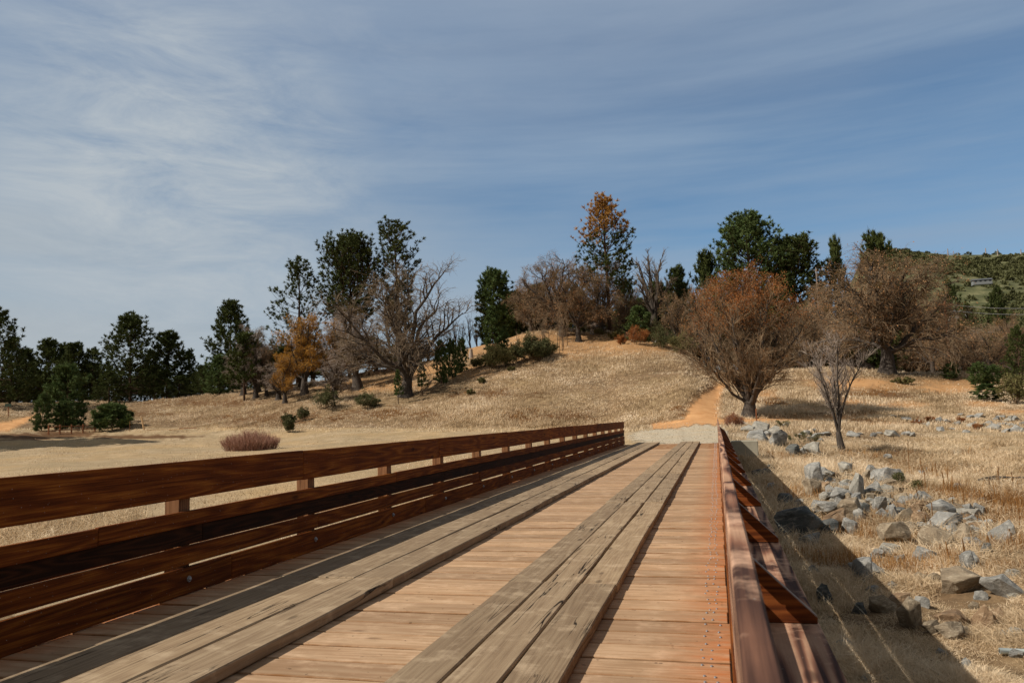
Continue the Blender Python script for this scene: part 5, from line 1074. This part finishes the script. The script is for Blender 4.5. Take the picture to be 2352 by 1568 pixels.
ww = flat('white_wall', (.36, .36, .35)); gw = flat('grey_wall', (.2, .215, .22)); rf = flat('dark_roof', (.1, .11, .12)); rwh = flat('white_roof', (.34, .35, .36))
building(2255, 655, 651, 12, 6, 2.2, 'grey blue house with a dark roof high on the far hillside', gw, rf, YAW-.3)
building(2196, 240, 732, 5, 4, 1.5, 'white building seen through the twigs right of the huge oak', ww, rwh, YAW-.5)
building(2262, 235, 784, 5, 4, 1.6, 'lowest white building among the brown oaks at the right', ww, rwh, YAW-.2)
building(2236, 240, 778, 4, 4, 1.5, 'white shed right of the lowest white building', ww, rwh, YAW-.8)
# poles and lines
def pole(px, r, y0, y1, rad, mat, label, cat='pole', arm=False, name='utility_pole'):
    a = ray(px, y0); b_ = ray(px, y1); P0 = Vector((a[0]*r, a[1]*r, EYE+a[2]*r)); H = (b_[2]-a[2])*r; o = empty(name, P0); props(o, label, cat)
    v, f = tubes(np.array([[[0, 0, -1], [0, 0, H/2], [0, 0, H]]]), np.array([[rad, rad*.9, rad*.7]]), 8); link('shaft', mesh_np('shaft', v, [f], mat, True), o)
    if arm: link('crossarm', box_mesh('crossarm', (-1.2, -.08, H-.7), (1.2, .08, H-.5), mat, .01), o)
    return (P0+Vector((0, 0, H))) if arm else o
pa = pole(2183, 145, 850, 690, .2, bark_mat('pole_wood', (.12, .05, .03), (.26, .11, .06)), 'reddish utility pole right of the huge oak', arm=True)
for (px, y) in ((2192, 566), (2262, 569), (2295, 571)): pass
for k, (px, y0, y1) in enumerate(((2060, 586, 570), (2178, 590, 571), (2265, 588, 570), (2292, 588, 572), (2346, 590, 572))):
    pole(px, 930, y0, y1, .55, M['gtwig'], 'bare dead tree standing on the skyline of the far hill', 'dead tree', name='dead_tree')['group'] = 'dead trees on the far skyline'
pb = ray(2420, 703); Pb = Vector((pb[0]*150, pb[1]*150, EYE+pb[2]*150)); wm = flat('wire', (.35, .36, .37), .5)
for k, dz in enumerate((-.55, -1.5)):
    s = np.linspace(0, 1, 24); A = np.array(pa+Vector((0, 0, dz))); B = np.array(Pb+Vector((0, 0, dz+.3))); p = A[None]*(1-s[:, None])+B[None]*s[:, None]; p[:, 2] -= np.sin(s*math.pi)*.35
    v, f = tubes(p[None], np.full((1, 24), .028), 4); props(link('power_line', mesh_np('power_line', v, [f], wm)), ('upper' if k == 0 else 'lower')+' thin wire running from the reddish utility pole to the right edge', 'wire')
#@@SKY
# ------------------------------------------------------------------ sun, sky, render
SX, SY = .95, .56
el = math.atan(1/math.hypot(SX, SY)); azs = math.atan2(-SX, -SY)
sun = bpy.data.lights.new('sun', 'SUN'); so_ = bpy.data.objects.new('sun', sun); COL.objects.link(so_)
sun.energy = 4.9; sun.angle = math.radians(.53); sun.color = (1., .91, .79)
so_.rotation_euler = Vector((SX, SY, -1)).to_track_quat('-Z', 'Y').to_euler()
w = bpy.data.worlds.new('World'); sc.world = w; w.use_nodes = True; t = w.node_tree; bg = t.nodes['Background']; bg.inputs[1].default_value = .10
def N(ty, **k):
    o = t.nodes.new(ty)
    for a, v in k.items(): setattr(o, a, v)
    return o
sky = N('ShaderNodeTexSky', sky_type='NISHITA', sun_disc=False); sky.sun_elevation = el; sky.sun_rotation = azs
sky.air_density = 1.0; sky.dust_density = .6; sky.ozone_density = 1.6; sky.altitude = 1400
tc = N('ShaderNodeTexCoord'); sp = N('ShaderNodeSeparateXYZ'); t.links.new(tc.outputs['Generated'], sp.inputs[0])
def MT(op, a, b=None, c=None):
    o = N('ShaderNodeMath', operation=op)
    for i, v in enumerate((a, b, c)):
        if v is None: continue
        if isinstance(v, (int, float)): o.inputs[i].default_value = v
        else: t.links.new(v, o.inputs[i])
    return o.outputs[0]
zc = MT('ADD', MT('MAXIMUM', sp.outputs[2], 0.), .12)
cb = N('ShaderNodeCombineXYZ'); t.links.new(MT('DIVIDE', sp.outputs[0], zc), cb.inputs[0]); t.links.new(MT('DIVIDE', sp.outputs[1], zc), cb.inputs[1])
def noisew(scale, rot, loc, sca, detail=6, rough=.6, dist=0.):
    mp = N('ShaderNodeMapping'); mp.inputs['Rotation'].default_value = (0, 0, rot); mp.inputs['Scale'].default_value = sca; mp.inputs['Location'].default_value = loc; t.links.new(cb.outputs[0], mp.inputs[0])
    o = N('ShaderNodeTexNoise'); o.inputs['Scale'].default_value = scale; o.inputs['Detail'].default_value = detail; o.inputs['Roughness'].default_value = rough; o.inputs['Distortion'].default_value = dist
    t.links.new(mp.outputs[0], o.inputs[0]); return o.outputs[0]
def RP(f, st):
    o = N('ShaderNodeValToRGB')
    while len(o.color_ramp.elements) < len(st): o.color_ramp.elements.new(.5)
    for e, (p, c) in zip(o.color_ramp.elements, st): e.position = p; e.color = (c, c, c, 1)
    t.links.new(f, o.inputs[0]); return o.outputs[0]
def DOT(v):
    o = N('ShaderNodeVectorMath', operation='DOT_PRODUCT'); t.links.new(tc.outputs['Generated'], o.inputs[0]); o.inputs[1].default_value = tuple(v); return o.outputs['Value']
lr = DOT(RT); zz = sp.outputs[2]
bandv = N('ShaderNodeCombineXYZ'); t.links.new(MT('MULTIPLY', lr, 1.), bandv.inputs[0]); t.links.new(MT('MULTIPLY', zz, 5.), bandv.inputs[1]); t.links.new(DOT(FW), bandv.inputs[2])
def bn(scale, loc, detail, rough, dist, sy=1., rot=0.):
    mp = N('ShaderNodeMapping'); mp.inputs['Location'].default_value = loc; mp.inputs['Scale'].default_value = (1, sy, 1); mp.inputs['Rotation'].default_value = (0, 0, rot); t.links.new(bandv.outputs[0], mp.inputs[0])
    o = N('ShaderNodeTexNoise'); o.inputs['Scale'].default_value = scale; o.inputs['Detail'].default_value = detail; o.inputs['Roughness'].default_value = rough; o.inputs['Distortion'].default_value = dist
    t.links.new(mp.outputs[0], o.inputs[0]); return o.outputs[0]
n_big = bn(1.6, (3.1, .4, 0), 5, .55, .3); n_mid = bn(2.4, (.7, 5, 2), 7, .58, .25, .8); n_fib = bn(6., (5, 1, 3), 9, .66, .5, .7, .7); n_band = bn(1.5, (9, 3, 1), 6, .55, .15, 2.2)
# high veil: soft ragged lower edge
edge = MT('ADD', zz, MT('MULTIPLY', MT('SUBTRACT', n_big, .5), .12))
edge = MT('ADD', edge, MT('MULTIPLY', MT('SUBTRACT', n_mid, .5), .08))
veil = MT('MULTIPLY', RP(edge, [(.30, 0.), (.47, 1.)]), MT('ADD', .60, MT('MULTIPLY', RP(n_mid, [(.36, 0.), (.66, 1.)]), .36)))
# low haze, thicker to the left and to the horizon
lowh = MT('ADD', MT('MULTIPLY', lr, -1.0), MT('MULTIPLY', zz, -2.6)); lowh = MT('ADD', lowh, MT('MULTIPLY', MT('SUBTRACT', n_big, .5), .5))
low = MT('MULTIPLY', RP(MT('MULTIPLY', MT('ADD', lowh, 1.3), .5), [(.25, 0.), (.46, .46), (.74, .96)]), MT('ADD', .72, MT('MULTIPLY', n_band, .5)))
bands = MT('ADD', MT('MULTIPLY', RP(n_band, [(.36, 0.), (.66, .72)]), .95), .10)
# wispy patch at the left
pl = ray(380, 420); pv = np.array([pl[0], pl[1], pl[2]]); pv = pv/np.linalg.norm(pv); patch = MT('MULTIPLY', RP(DOT(pv), [(.965, 0.), (.998, 1.)]), RP(n_fib, [(.36, .05), (.64, 1.)]))
pl = ray(620, 260); pv = np.array([pl[0], pl[1], pl[2]]); pv = pv/np.linalg.norm(pv); patch2 = MT('MULTIPLY', RP(DOT(pv), [(.962, 0.), (.999, .3)]), RP(n_fib, [(.44, 0.), (.70, .8)]))
def MIX(f, a, b):
    o = N('ShaderNodeMix', data_type='RGBA'); t.links.new(f, o.inputs[0]); t.links.new(a, o.inputs[6])
    if isinstance(b, tuple): o.inputs[7].default_value = (*b, 1)
    else: t.links.new(b, o.inputs[7])
    return o.outputs[2]
tint = N('ShaderNodeMix', data_type='RGBA', blend_type='MULTIPLY'); tint.inputs[0].default_value = 1; t.links.new(sky.outputs[0], tint.inputs[6]); tint.inputs[7].default_value = (.70, .93, 1.0, 1)
k_ = 1/.1
c_ = MIX(bands, tint.outputs[2], (.27*k_, .37*k_, .50*k_)); c_ = MIX(low, c_, (.40*k_, .45*k_, .49*k_)); c_ = MIX(veil, c_, (.27*k_, .345*k_, .46*k_)); c_ = MIX(MT('MAXIMUM', patch, patch2), c_, (.47*k_, .52*k_, .56*k_))
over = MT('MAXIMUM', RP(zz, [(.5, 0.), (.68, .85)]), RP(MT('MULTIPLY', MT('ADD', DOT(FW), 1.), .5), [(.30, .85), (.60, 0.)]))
c_ = MIX(over, c_, (.24*k_, .235*k_, .225*k_))   # neutral grey added overhead and behind, out of view, to dim and warm ambient light
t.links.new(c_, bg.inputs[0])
sc.render.engine = 'CYCLES'; sc.view_settings.view_transform = 'Standard'; sc.view_settings.look = 'None'; sc.view_settings.gamma = 1; sc.view_settings.exposure = 0.
sc.render.resolution_x = 1024; sc.render.resolution_y = 682
sc.cycles.max_bounces = 6; sc.cycles.diffuse_bounces = 3
